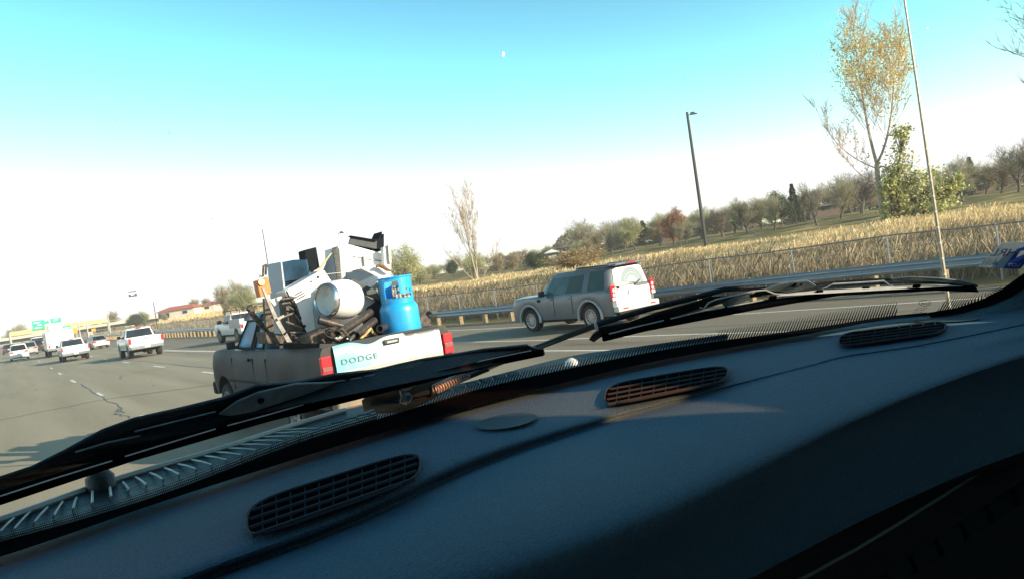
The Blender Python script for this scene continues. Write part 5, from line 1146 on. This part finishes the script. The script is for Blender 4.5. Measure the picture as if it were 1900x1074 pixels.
def base_y(x): return float(bsf(x))
# materials of the cab
mat('dash', (.068, .165, .245), .62, var=.22, vs=420, bump=.6, bs=620, spec=.3)
mat('dash_shaded', (.012, .015, .017), .6, var=.3, vs=40, bump=.2, bs=200)  # darkened dash copy, shade on the front face put into the colour
mat('vent_slat', (.011, .023, .034), .75, var=.15, vs=80)
mat('recess_shade', (.003, .004, .005), .9, spec=0)  # black vent plate, shade inside the slots put into its colour
mat('trim_black', (.005, .006, .007), .9, spec=0)
mat('wiper_black', (.012, .014, .016), .42, var=.3, vs=60, bump=.15, bs=250)
mat('wiper_metal', (.20, .23, .23), .45, .2, var=.3, vs=40)
mat('wiper_silver', (.80, .76, .74), .45, .1, var=.15, vs=40)
mat('arm_tan', (.13, .135, .12), .5, .1, var=.2, vs=30)
mat('cowl_black', (.014, .016, .018), .5, var=.3, vs=60, bump=.2, bs=160)
mat('rib_sunlit', (.42, .42, .38), .5, .2)  # cowl ribs painted pale, sunlight on them put into the colour
mat('headliner', (.32, .33, .34), .9)  # pale lining of the unseen cab, lightened to bounce light onto the dash
gl = bpy.data.materials.new('windscreen_glass'); gl.use_nodes = True; n = gl.node_tree; n.nodes.remove(n.nodes['Principled BSDF'])
t1 = n.nodes.new('ShaderNodeBsdfTransparent'); t1.inputs[0].default_value = (.95, .98, .97, 1); t2 = n.nodes.new('ShaderNodeBsdfGlossy'); t2.inputs['Roughness'].default_value = .02
fr = n.nodes.new('ShaderNodeFresnel'); fr.inputs[0].default_value = 1.45; mx = n.nodes.new('ShaderNodeMixShader'); n.links.new(math_(n, 'MULTIPLY', fr.outputs[0], .35), mx.inputs[0]); n.links.new(t1.outputs[0], mx.inputs[1]); n.links.new(t2.outputs[0], mx.inputs[2]); n.links.new(mx.outputs[0], n.nodes['Material Output'].inputs[0])
gx_ = np.linspace(-1.1, 1.30, 60)
def gl_pt(x, v, off=0): nn_ = np.array([0, .66, .50])/.828*off; return np.array([x, base_y(x), ZG])+GD*v+nn_
b = MB(); b.grid([[gl_pt(x, v) for x in gx_] for v in np.linspace(0, 1.0, 6)]); wind = cabpart(b.build('windscreen', gl, smooth=True, auto=80))
def loft_px(name, rows, mt, x0, x1, n_, parent=None, smooth=True, sub_=6, solid=0):
    """rows: (row height function of px, z function of px); real surface through those lines"""
    X = np.linspace(x0, x1, n_); P = np.array([[onz(x, float(f(x)), float(z(x) if callable(z) else z)) for x in X] for f, z in rows]); out = []
    for i in range(len(P)-1):
        p0 = P[max(i-1, 0)]; p1 = P[i]; p2 = P[i+1]; p3 = P[min(i+2, len(P)-1)]
        for k in range(sub_):
            t = k/sub_; out.append(.5*((2*p1)+(-p0+p2)*t+(2*p0-5*p1+4*p2-p3)*t*t+(-p0+3*p1-3*p2+p3)*t**3))
    out.append(P[-1]); b = MB(); b.grid([list(r_) for r_ in out]); o = b.build(name, mt, None, smooth=smooth, auto=70, solid=solid); return cabpart(o, parent) if parent is None else o
CRS = pchip([-400, 0, 380, 620, 900, 1100, 1300, 1500, 1560, 1700, 1900, 2300], [1400, 1232, 1074, 985, 860, 792, 735, 681, 664, 642, 603, 520])   # crease between shelf and pad
GV = lambda x: 1.05*float(np.clip((1450-x)/650, .0, 1))
shelf_rows = [(B1, 2.062), (lambda x: float(B2(x)), 2.058), (lambda x: .55*float(B2(x))+.45*float(CRS(x)), 2.057), (lambda x: float(CRS(x))-26*np.clip((1700-x)/900, .12, 1), 2.054), (lambda x: float(CRS(x))-3, lambda x: 2.053-.010*GV(x)), (lambda x: float(CRS(x))+6, lambda x: 2.052-.012*GV(x))]
shelf = loft_px('dash_shelf', shelf_rows, MATS['dash'], -1300, 2250, 170)
RIDGE = pchip([-400, 300, 900, 1300, 1500, 1700, 1900, 2300], [1460, 1190, 900, 758, 700, 672, 662, 668])
TR = pchip([-400, 300, 1200, 1393, 1585, 1778, 1900, 2300], [1500, 1330, 1018, 922, 822, 733, 687, 560])
pad_rows = [(lambda x: float(CRS(x))+0, lambda x: 2.0522-.016*GV(x)), (lambda x: float(CRS(x))+3, lambda x: 2.052-.011*GV(x)), (lambda x: float(CRS(x))+16, lambda x: 2.052-.007*GV(x)), (lambda x: .66*float(CRS(x))+.34*float(TR(x)), 2.048), (lambda x: .30*float(CRS(x))+.70*float(TR(x)), 2.040), (lambda x: float(TR(x))-25, 2.024), (lambda x: float(TR(x))+40, 1.985), (lambda x: float(TR(x))+150, 1.925)]
pad = loft_px('dash_pad', pad_rows, MATS['dash'], -1300, 2250, 170)
LF = lambda x: float(TR(x))+165
loft_px('dash_lower', [(lambda x: float(TR(x))+149, 1.922), (lambda x: float(TR(x))+165, 1.90), (lambda x: float(TR(x))+190, 1.86), (lambda x: float(TR(x))+420, 1.70), (lambda x: float(TR(x))+900, 1.45)], MATS['dash_shaded'], -900, 2250, 90)
trm = MB(); trm.tube([onz(x, y, z) for x, y, z in ((1400, 1120, 1.905), (1508, 1062, 1.905), (1585, 1020, 1.905), (1662, 974, 1.905), (1780, 900, 1.905), (1900, 822, 1.905), (2000, 757, 1.905))], .0018, 6); cabpart(trm.build('trim_strip', mat('trim_strip', (.10, .14, .14), .4), None))
# row of square keys low on the dash
b = MB()
for i in range(6):
    x_, y_ = 1640+i*47, 1060-i*31; p_ = [onz(x_+a, y_+c_, 1.865) for a, c_ in ((0, 0), (38, -26), (50, 8), (12, 34))]; b = MB(); b.prism([q+np.array([0, -.004, .003]) for q in p_], (0, .012, -.01)); cabpart(b.build('dash_key', mat('key', (.03, .045, .042), .5), None))
# black gap between shelf and glass, ceramic frit
b = MB(); X = np.linspace(-1300, 1720, 140); b.grid([[onz(x, float(B1(x))-1, 2.0655) for x in X], [onz(x, float(B2(x)), 2.0655) for x in X]]); cabpart(b.build('dash_gap', MATS['trim_black'], None))
def edge_right(off=0): return [(1720, 580), (1774, 571), (1820, 556), (1858, 537), (1900, 507), (1930, 482)]
b = MB(); E_ = [glass_hit(x, y, -.006) for x, y in edge_right()]; E2 = [glass_hit(x+7+i*3.0, y+8+i*1.5, -.012) for i, (x, y) in enumerate(edge_right())]
b.grid([E_, E2]); cabpart(b.build('glass_border', MATS['trim_black'], None, solid=.004))
# pillar trim below/right of that border
b = MB(); rowA = E2; rowB = [onz(x, y, 2.045) for x, y in ((1716, 600), (1772, 606), (1830, 602), (1880, 592), (1940, 580), (1960, 574))]
mid = [(a*.5+c_*.5)+np.array([0, 0, .004]) for a, c_ in zip(rowA, rowB)]; b.grid([rowA, mid, rowB]); cabpart(b.build('pillar_trim', MATS['dash'], None, smooth=True, auto=80))
# frit: fine dots / stripes on the inner face of the glass
def frit(name, mtn, px0, px1, h0, h1, fn_):
    X = np.linspace(px0, px1, 90); mtf = alpha_mat(mtn, (.01, .011, .012), fn_, .6)
    b = MB(); b.grid([[glass_hit(x, float(B1(x))+1, -.003) for x in X], [glass_hit(x, float(B1(x))-(h0+(h1-h0)*(x-px0)/(px1-px0)), -.003) for x in X]])
    o = b.build(name, mtf, None, smooth=True); uv = o.data.uv_layers.new(name='UV'); nX = len(X)
    L = {}
    for i, x in enumerate(X): L[i] = (i/(nX-1)*(px1-px0)/10., 0); L[nX+i] = (i/(nX-1)*(px1-px0)/10., 1)
    for lp in o.data.loops: uv.data[lp.index].uv = L[lp.vertex_index]
    return cabpart(o)
def fr_stripe(slant, dens=1.35, base=.35):
    def f(n):
        tc = n.nodes.new('ShaderNodeTexCoord'); sx = n.nodes.new('ShaderNodeSeparateXYZ'); n.links.new(tc.outputs['UV'], sx.inputs[0])
        u = math_(n, 'ADD', sx.outputs[0], math_(n, 'MULTIPLY', sx.outputs[1], slant)); s_ = math_(n, 'MULTIPLY', math_(n, 'ADD', math_(n, 'SINE', math_(n, 'MULTIPLY', u, 2*math.pi*dens*1.5)), 1), .5)
        return math_(n, 'MULTIPLY', math_(n, 'GREATER_THAN', s_, math_(n, 'MULTIPLY', math_(n, 'ADD', sx.outputs[1], base), .75)), 1.)
    return f
def fr_dot(n):
    tc = n.nodes.new('ShaderNodeTexCoord'); sx = n.nodes.new('ShaderNodeSeparateXYZ'); n.links.new(tc.outputs['UV'], sx.inputs[0])
    a = math_(n, 'SINE', math_(n, 'MULTIPLY', math_(n, 'ADD', sx.outputs[0], sx.outputs[1]), 2*math.pi*1.3)); c = math_(n, 'SINE', math_(n, 'MULTIPLY', math_(n, 'SUBTRACT', math_(n, 'MULTIPLY', sx.outputs[1], 3.2), math_(n, 'MULTIPLY', sx.outputs[0], 1.3)), 2*math.pi))
    return math_(n, 'MULTIPLY', math_(n, 'GREATER_THAN', math_(n, 'ADD', math_(n, 'MULTIPLY', a, c), .9), math_(n, 'MULTIPLY', sx.outputs[1], 1.5)), .95)
frit('frit_band', 'frit_left', -100, 700, 18, 22, fr_dot)
frit('frit_band', 'frit_mid', 700, 1330, 15, 16, fr_stripe(-.7, 1.25, .35))
frit('frit_band', 'frit_right', 1330, 1665, 22, 28, fr_stripe(-1.1, 1.3, .35))
# corner frit following the rising edge
E = None
E_ = [glass_hit(x, y, -.003) for x, y in ((1738, 577), (1774, 571), (1820, 556), (1858, 537))]; T_ = [glass_hit(x, y, -.003) for x, y in ((1765, 545), (1800, 545), (1835, 540), (1860, 530))]
b = MB(); b.grid([E_, T_]); o = b.build('frit_band', alpha_mat('frit_corner', (.01, .011, .012), fr_stripe(1.2, 1.2, .35), .6), None); uv = o.data.uv_layers.new(name='UV')
for lp in o.data.loops: k_ = lp.vertex_index; uv.data[lp.index].uv = ((k_ % 4)*4.2, k_//4)
cabpart(o)
# small maker's mark: ring and rows of tiny text
mk = mat('mark_black', (.01, .01, .012), .6); b = MB(); c_ = (1716, 562)
b.tube([glass_hit(c_[0]+11*math.cos(a), c_[1]+5.5*math.sin(a), -.003) for a in np.linspace(0, 2*math.pi, 21)], .0004, 4)
def glass_text(body, px, py, wpx, hpx, mtn, name, mirror_=False, off=-.004, skew=0., slope=0.):
    me = text_mesh(body, 1., .0); xs_ = [v.co.x for v in me.vertices]; ys2 = [v.co.y for v in me.vertices]; w0 = max(xs_)-min(xs_); h0 = max(ys2) or 1
    for v in me.vertices:
        u = (v.co.x-min(xs_))/w0; u = 1-u if mirror_ else u; q = glass_hit(px+u*wpx+skew*(v.co.y/h0), py+slope*u-v.co.y/h0*hpx, off); v.co = Vector(tuple(q))
    me.materials.append(MATS[mtn]); o = bpy.data.objects.new(name, me); COL.objects.link(o); return cabpart(o)
cabpart(b.build('maker_mark', mk, None))
glass_text('ASI', 1709, 565, 14, 5, 'mark_black', 'maker_text')
for i, tx in enumerate(('LAMI 240', 'AS1 M32', 'DOT 287', '43R 001')): glass_text(tx, 1700-i*3, 572.5+i*4, 20-i, 2.2, 'mark_black', 'maker_text', slope=-1)
# sticker, seen from behind so its writing is mirrored
mat('sticker_pale', (.50, .62, .68), .5, var=.08, vs=60); mat('sticker_blue', (.02, .06, .34), .5, var=.1, vs=60); mat('sticker_ink', (.02, .05, .20), .5)
def gquad(name, mtn, pts, off): b = MB(); b.add([glass_hit(x, y, off) for x, y in pts], [tuple(range(len(pts)))]); return cabpart(b.build(name, MATS[mtn], None, solid=.0004))
gquad('sticker', 'sticker_pale', [(1814, 495), (1860, 450), (1905, 449), (1915, 449), (1893, 498), (1862, 498)], -.004)
gquad('sticker_corner', 'sticker_blue', [(1861, 498), (1889, 462), (1925, 450), (1935, 455), (1892, 499)], -.0055)
gquad('sticker_arrow', 'sticker_pale', [(1885, 478), (1893, 467), (1915, 462), (1905, 470)], -.0065)
glass_text('HRL', 1836, 475, 46, 13, 'sticker_ink', 'sticker_text', True, -.0065, 8, 0)
glass_text('LOT', 1868, 495, 22, 6, 'sticker_pale', 'sticker_text', True, -.0075, 3)
glass_text('2951', 1829, 492, 22, 4, 'sticker_ink', 'sticker_text', True, -.0065, 2)
# cowl below the glass outside: panel, light edge, ribs
CT = pchip([-400, 0, 200, 420, 553, 650, 760, 900, 1060, 1200, 1400], [1075, 963, 893, 828, 785, 757, 733, 700, 660, 640, 612])
X = np.linspace(-1300, 1350, 130); b = MB()
b.grid([[onz(x, float(CT(x)), 2.046) for x in X], [onz(x, float(CT(x))*.4+float(B1(x))*.6, 2.040) for x in X], [onz(x, float(B1(x))+14, 2.040) for x in X]]); cw = cabpart(b.build('cowl', MATS['cowl_black'], None))
b = MB(); X2 = np.linspace(-250, 640, 40); b.tube([onz(x, float(CT(x))+1, 2.047) for x in X2], .0042, 6); cabpart(b.build('cowl_edge', mat('cowl_edge', (.42, .40, .35), .5, var=.15, vs=20), None))
rbs = [(0, 985, 26, 960), (26, 980, 56, 948), (63, 968, 88, 940), (100, 955, 116, 930), (136, 942, 142, 922), (171, 932, 172, 908), (206, 920, 203, 900), (239, 908, 228, 893), (272, 898, 252, 884), (303, 888, 278, 876), (333, 879, 305, 867), (364, 869, 330, 860), (393, 861, 354, 852), (421, 852, 378, 845), (449, 843, 400, 838), (476, 834, 424, 831), (503, 825, 447, 824), (529, 817, 468, 817), (555, 809, 488, 810), (579, 801, 510, 803), (603, 794, 530, 797)]
for (x0, y0, x1, y1) in rbs:
    b = MB(); m_ = ((x0+x1)/2, (y0+y1)/2-1.2); b.tube([onz(x0, y0, 2.046), onz(*m_, 2.0475), onz(x1, y1, 2.046)], .0013, 4); b.tube([onz(x0, y0, 2.046), onz(x0-1, y0+6, 2.041)], .001, 4); cabpart(b.build('cowl_rib', MATS['rib_sunlit'], None))
for i in range(14):
    x0 = 628+i*25; y0 = float(B1(x0))-14; b = MB(); b.tube([onz(x0-14, y0-1, 2.046), onz(x0+10, y0-4, 2.046), onz(x0+14, y0+2, 2.042)], .0012, 4); cabpart(b.build('cowl_rib', MATS['wiper_metal'], None))
b = MB(); c_ = onz(188, 903, 2.046); b.lathe(c_, (0, 0, 1), [(-.01, .016), (.012, .015), (.018, .010), (.019, .001)], 14); cabpart(b.build('washer_nozzle', MATS['cowl_black'], None, smooth=True))
b = MB(); c_ = onz(1060, 672, 2.05); b.lathe(c_, (0, 0, 1), [(-.004, .012), (.003, .010), (.007, .004), (.008, .001)], 14); cabpart(b.build('washer_nozzle', MATS['wiper_silver'], None, smooth=True))
# wipers: outlines laid on the outside of the windscreen, each with real thickness
def gprism(name, mtn, pts, off, th, par=None, bevel=.0012):
    P = [glass_hit(x, y, off) for x, y in pts]; e = np.array([0, .66, .5])/.828*th; b = MB(); b.prism(P, e); o = b.build(name, MATS[mtn], None, bevel=bevel)
    if par is None: return cabpart(o)
    o.parent = par; o.matrix_parent_inverse = par.matrix_world.inverted() if False else Matrix.Translation(-truck.location).inverted() @ Matrix.Translation(-truck.location); return o
def gline(name, mtn, pts, off, r_, par=None, n=4):
    b = MB(); b.tube([glass_hit(x, y, off) for x, y in pts], r_, n); o = b.build(name, MATS[mtn], None); 
    if par is None: return cabpart(o)
    o.parent = par; return o
w1 = gprism('wiper', 'wiper_black', [(-60, 905), (0, 888), (60, 868), (120, 838), (190, 800), (250, 778), (330, 760), (420, 738), (480, 715), (560, 708), (620, 695), (700, 687), (780, 668), (860, 655), (900, 648), (980, 640), (992, 645), (1010, 648), (1012, 658), (985, 664), (860, 685), (700, 720), (560, 760), (480, 783), (400, 805), (250, 850), (120, 893), (0, 935), (-60, 955)], .030, .004)
gprism('wiper_blade', 'trim_black', [(-60, 935), (0, 915), (250, 838), (480, 770), (700, 710), (900, 670), (1008, 650), (1010, 660), (900, 682), (700, 725), (480, 788), (250, 855), (0, 938), (-60, 958)], .020, .004, w1)
gprism('wiper_bracket', 'wiper_metal', [(405, 770), (440, 745), (480, 728), (550, 712), (600, 710), (630, 708), (560, 735), (520, 748), (470, 765), (430, 772)], .024, .003, w1)
for seg in (((0, 920), (104, 886), (208, 854)), ((232, 846), (320, 819), (400, 795)), ((422, 789), (500, 768), (563, 750)), ((580, 745), (640, 729), (705, 713)), ((722, 709), (790, 692), (850, 678)), ((867, 675), (920, 663), (985, 650))): gline('blade_highlight', 'wiper_silver', seg, .0165, .0006, w1)
for seg in (((620, 708), (640, 705)), ((650, 703), (670, 700)), ((676, 698), (695, 695)), ((250, 800), (310, 785), (400, 763)), ((140, 838), (200, 820), (260, 808))): gline('blade_highlight', 'wiper_metal', seg, .0225, .0008, w1)
b = MB(); c_ = glass_hit(484, 742, .022); b.lathe(c_, (0, -.66, -.5), [(0, .0035), (.002, .0030), (.0025, .001)], 12); o = b.build('wiper_rivet', MATS['trim_black'], None); o.parent = w1
b = MB(); c_ = glass_hit(770, 683, .026); b.lathe(c_, (0, -.66, -.5), [(0, .005), (.002, .0045), (.003, .001)], 12); o = b.build('wiper_rivet', MATS['wiper_metal'], None); o.parent = w1
# arm with spring from the pivot out to the second wiper
arm = gprism('wiper_arm', 'arm_tan', [(672, 745), (690, 728), (740, 708), (800, 700), (880, 678), (930, 662), (1000, 640), (1050, 620), (1108, 598), (1114, 606), (1100, 612), (1040, 634), (960, 665), (900, 690), (840, 712), (780, 738), (740, 750), (700, 756), (676, 764)], .040, .003)
gprism('arm_plate', 'wiper_black', [(690, 752), (740, 748), (800, 735), (800, 722), (870, 700), (905, 684), (910, 688), (850, 712), (805, 740), (750, 765), (700, 768)], .030, .006, arm)
b = MB(); A, B_ = glass_hit(806, 722, .026), glass_hit(868, 694, .026); d = B_-A; L_ = np.linalg.norm(d); d = d/L_; u_ = np.cross(d, [0, -.66, -.5]); u_ /= np.linalg.norm(u_); v_ = np.cross(d, u_)
b.tube([A+d*L_*t+(u_*math.cos(t*2*math.pi*13)+v_*math.sin(t*2*math.pi*13))*.0062 for t in np.linspace(0, 1, 220)], .0011, 5); o = b.build('spring', MATS['wiper_silver'], None, smooth=True); o.parent = arm
gline('spring_hook', 'wiper_silver', [(866, 695), (880, 688), (888, 685)], .026, .0012, arm)
for (x, y) in ((756, 716), (756, 740)): b = MB(); c_ = glass_hit(x, y, .024); b.lathe(c_, (0, -.66, -.5), [(-.006, .007), (0, .007), (.003, .004), (.004, .001)], 14); o = b.build('pivot_bolt', MATS['wiper_metal'], None, smooth=True); o.parent = arm
gline('arm_edge', 'wiper_silver', [(742, 725), (745, 736), (742, 746), (755, 750)], .028, .0008, arm)
gline('arm_rod', 'wiper_black', [(1104, 602), (1112, 600), (1200, 574), (1300, 549), (1345, 537), (1445, 531)], .034, .0042, arm, 8)
b = MB(); b.tube([glass_hit(1104, 596, .03), glass_hit(1108, 612, .03)], .0022, 6); o = b.build('arm_band', MATS['wiper_silver'], None); o.parent = arm
w2 = gprism('wiper', 'wiper_black', [(1094, 631), (1100, 622), (1116, 607), (1124, 606), (1170, 598), (1220, 580), (1280, 564), (1320, 551), (1345, 550), (1400, 545), (1420, 534), (1445, 530), (1465, 526), (1500, 522), (1520, 526), (1560, 522), (1620, 518), (1690, 517), (1745, 519), (1790, 524), (1815, 529), (1816, 534), (1740, 527), (1650, 526), (1560, 530), (1500, 538), (1440, 545), (1400, 552), (1340, 563), (1300, 577), (1240, 594), (1180, 607), (1125, 622), (1112, 628), (1102, 635)], .030, .003)
gprism('wiper_blade', 'trim_black', [(1118, 622), (1250, 592), (1400, 561), (1560, 540), (1740, 530), (1812, 533), (1818, 543), (1740, 540), (1560, 549), (1400, 571), (1250, 602), (1120, 634)], .024, .004, w2)
gprism('wiper_cap', 'wiper_metal', [(1420, 538), (1450, 527), (1470, 524), (1500, 521), (1516, 530), (1500, 540), (1465, 543), (1440, 541)], .024, .004, w2)
for (x, y, r_) in ((1474, 529, .0042), (1486, 528, .0025)): b = MB(); c_ = glass_hit(x, y, .022); b.lathe(c_, (0, -.66, -.5), [(0, r_), (.001, r_*.9), (.0012, .001)], 14); o = b.build('wiper_hole', MATS['trim_black'], None); o.parent = w2
gline('wiper_frame', 'wiper_silver', [(1298, 570), (1306, 572), (1315, 561), (1330, 555), (1400, 540), (1420, 538), (1438, 545), (1460, 546), (1500, 541), (1530, 535), (1545, 527), (1600, 524), (1640, 521), (1650, 528), (1656, 530)], .0225, .0011, w2)
gprism('frame_plate', 'wiper_metal', [(1340, 563), (1370, 550), (1390, 547), (1393, 556), (1370, 565), (1345, 570)], .023, .002, w2)
for seg in (((1130, 619), (1180, 606), (1232, 594)), ((1244, 591), (1300, 578), (1345, 570)), ((1350, 569), (1400, 560), (1430, 554))): gline('blade_highlight', 'wiper_silver', seg, .0205, .0009, w2)
gprism('blade_flat', 'wiper_silver', [(1440, 549), (1500, 541), (1560, 536), (1650, 532), (1740, 529), (1790, 531), (1740, 533), (1650, 537), (1560, 541), (1500, 547), (1442, 554)], .0205, .0012, w2)
for (x, y) in ((1435, 553), (1521, 543), (1607, 537), (1702, 532)): gprism('blade_clip', 'trim_black', [(x-8, y+3), (x-4, y-3), (x+8, y-4), (x+6, y+3)], .017, .003, w2)
gprism('frame_cover', 'wiper_metal', [(1652, 517), (1690, 514), (1745, 516), (1785, 521), (1812, 527), (1800, 530), (1745, 524), (1690, 521), (1660, 523)], .022, .003, w2)
# antenna
b = MB(); A, B_ = rng(1767, 610, 2.3), rng(1674, -30, 2.3)
for i in range(14): t = i/13
b.tube([A*(1-t)+B_*t for t in np.linspace(0, 1, 15)], [.0052-.0028*t for t in np.linspace(0, 1, 15)], 8); ant = cabpart(b.build('antenna', mat('antenna_pale', (.42, .36, .27), .4, .3, var=.2, vs=40), None, smooth=True))
b = MB(); dv = (B_-A)
for i in range(22): t = i/22+.02; b.tube([A+dv*t, A+dv*(t+.006)], [.0062-.003*t]*2, 6)
o = b.build('antenna_wrap', mat('antenna_white', (.6, .55, .45), .5), None); o.parent = ant
# dust on the glass
b = MB(); rd = random.Random(5)
for _ in range(110):
    x_, y_ = (rd.uniform(0, 420), rd.uniform(640, 860)) if rd.random() < .35 else (rd.uniform(50, 1850), rd.uniform(20, 620)); c_ = glass_hit(x_, y_, -.002); q_ = rd.uniform(.0003, .0008) if rd.random() < .93 else .0016
    b.add([c_+np.array([q_, 0, 0]), c_+np.array([0, -.3*q_, q_]), c_-np.array([q_, 0, 0]), c_-np.array([0, -.3*q_, q_])], [(0, 1, 2, 3)])
def dst(n): v = n.nodes.new('ShaderNodeValue'); v.outputs[0].default_value = .22; return v.outputs[0]
o = cabpart(b.build('dust_specks', alpha_mat('dust', (.5, .55, .55), dst, .8), None)); o['kind'] = 'stuff'
# defrost grilles
def grille(c, ang, Lh, Wh0, Wh1, rows_, nx, label=None, z=2.0585):
    """c photo pixel, ang slope, half length, half widths near both ends, in pixels; built flat on the shelf"""
    ca, sa = math.cos(R_(ang)), math.sin(R_(ang))
    def Q(u, v, dz=0.):     # u -1..1 along, v -1..1 across
        wv = (Wh0 if u < 0 else Wh1); wv = Wh0+(Wh1-Wh0)*(u+1)/2; x = u*Lh; y = v*wv; x += v*(-.35*Wh0)
        return onz(c[0]+x*ca-y*sa*-1, c[1]-x*sa+y*ca, z+dz)
    def edge(v): return math.sqrt(max(0, 1-abs(v)**3.0))
    out = []
    for k in range(48):
        a = 2*math.pi*k/48; ca2, sa2 = math.cos(a), math.sin(a); e = 5.
        u = math.copysign(abs(ca2)**(2/e), ca2); v = math.copysign(abs(sa2)**(2/3.2), sa2); out.append(Q(u, v, .0005))
    b = MB(); b.prism(out, (0, 0, .0008)); gq = cabpart(b.build('defrost_vent', MATS['recess_shade'], None))
    rim = [np.array(p)+np.array([0, 0, .0008]) for p in out]+[out[0]+np.array([0, 0, .0008])]
    b = MB(); b.tube(rim, .0012, 4); o = b.build('vent_rim', MATS['vent_slat'], None); o.parent = gq
    for i in range(rows_):
        v = -1+2*(i+.75)/(rows_+.5); e_ = 1-abs(v)**6*.25
        b = MB(); P = [Q(u, v, .0030) for u in np.linspace(-.96*e_, .96*e_, 12)]; P2 = [p_+np.array([.0, -.0018, -.0022]) for p_ in P]; P3 = [p_+np.array([0, .0018, .0]) for p_ in P]; b.grid([P2, P, P3]); o = b.build('vent_slat', MATS['vent_slat'], None, solid=.0008); o.parent = gq
    for j in range(nx):
        u = -.9+1.8*(j+.5)/nx; b = MB(); b.tube([Q(u-.01, -.88, .0008), Q(u+.01, .88, .0008)], .0012, 4); o = b.build('vent_bar', mat('vent_bar_dark', (.022, .042, .058), .9, spec=0), None); o.parent = gq
grille((619, 916), 18.5, 170, 33, 27, 4, 11)
grille((1236, 714), 10.5, 116, 20, 16, 4, 9)
grille((1655, 619), 7.5, 100, 13, 11, 4, 8)
for (cx2, cy2, rx, ry, an) in ((940, 781, 57, 13, 9), (1757, 592, 62, 5, 2)):
    pts = [onz(cx2+rx*math.cos(a)*math.cos(R_(an))+ry*math.sin(a)*math.sin(R_(an)), cy2-rx*math.cos(a)*math.sin(R_(an))+ry*math.sin(a)*math.cos(R_(an)), 2.0590 if cx2 < 1000 else 2.0588) for a in np.linspace(0, 2*math.pi, 41)[:-1]]
    b = MB(); b.prism(pts, (0, 0, .0004)); cabpart(b.build('speaker_cover', mat('speaker', (.022, .048, .062), .6, var=.1, vs=200), None))
# cab shell: roof, rear wall, sides with openings, the passenger ones shaped for the sun patches, floor (keeps the cabin dark as in the photo)
HL = MATS['headliner']
b = MB(); b.box((.1, -.50, 2.80), (2.5, 1.75, .06)); cabpart(b.build('roof', HL, None))
b = MB(); b.box((.1, -1.35, 2.0), (2.5, .06, 1.56)); cabpart(b.build('rear_wall', HL, None))
b = MB(); b.box((-1.13, -.3, 1.6), (.05, 2.0, 1.0)); b.box((-1.13, -.9, 2.42), (.05, .8, .66)); cabpart(b.build('driver_door', HL, None))
b = MB(); b.box((1.36, -.43, 1.665), (.05, 1.82, 1.13)); b.box((1.36, -.645, 2.255), (.05, 1.39, .05)); b.box((1.36, -1.045, 2.53), (.05, .59, .50)); b.box((1.36, -.56, 2.41), (.05, .40, .26)); b.box((1.36, -.39, 2.6), (.05, .07, .24)); b.box((1.36, -.56, 2.74), (.05, .40, .08)); b.box((1.36, -.15, 2.53), (.05, .42, .50)); b.box((1.36, .21, 2.64), (.05, .30, .28)); b.box((1.36, .42, 2.53), (.05, .12, .50)); cabpart(b.build('passenger_door_mask', HL, None))  # unseen door, its openings shaped to place sun on vent and wiper
b = MB(); b.tube([(1.42, .46, 2.10), (1.40, .42, 2.45), (1.38, .40, 2.80)], .03, 8); cabpart(b.build('door_pillar', MATS['dash'], None))
b = MB(); b.box((.1, -.3, 1.1), (2.5, 2.2, .05)); cabpart(b.build('floor', HL, None))
b = MB(); b.box((.1, .72, 1.5), (2.4, .05, 1.0)); cabpart(b.build('firewall', MATS['trim_black'], None))

tgm = bpy.data.materials.new('sun_tint_glass'); tgm.use_nodes = True; n = tgm.node_tree; n.nodes.remove(n.nodes['Principled BSDF'])
t1 = n.nodes.new('ShaderNodeBsdfTransparent'); t1.inputs[0].default_value = (.95, .62, .44, 1); n.links.new(t1.outputs[0], n.nodes['Material Output'].inputs[0])
b = MB(); b.box((1.36, -.56, 2.60), (.005, .40, .22)); cabpart(b.build('sun_tint_pane', tgm, None))  # unseen orange pane added to warm the sun patch on the dash

# ---------------------------------------------------------------- haze added in place of glare: closed even volume round everything below the sky
hm = bpy.data.materials.new('haze'); hm.use_nodes = True; n = hm.node_tree; n.nodes.remove(n.nodes['Principled BSDF'])
pv = n.nodes.new('ShaderNodeVolumePrincipled'); pv.inputs['Color'].default_value = (1, 1, 1, 1); pv.inputs['Density'].default_value = .00055; pv.inputs['Anisotropy'].default_value = 0
n.links.new(pv.outputs[0], n.nodes['Material Output'].inputs['Volume'])
b = MB(); b.box((50, 450, 15.5), (1960, 1560, 36)); tag(b.build('haze', hm), kind='stuff', label='thin pale haze in place of glare over the far highway', cat='haze')
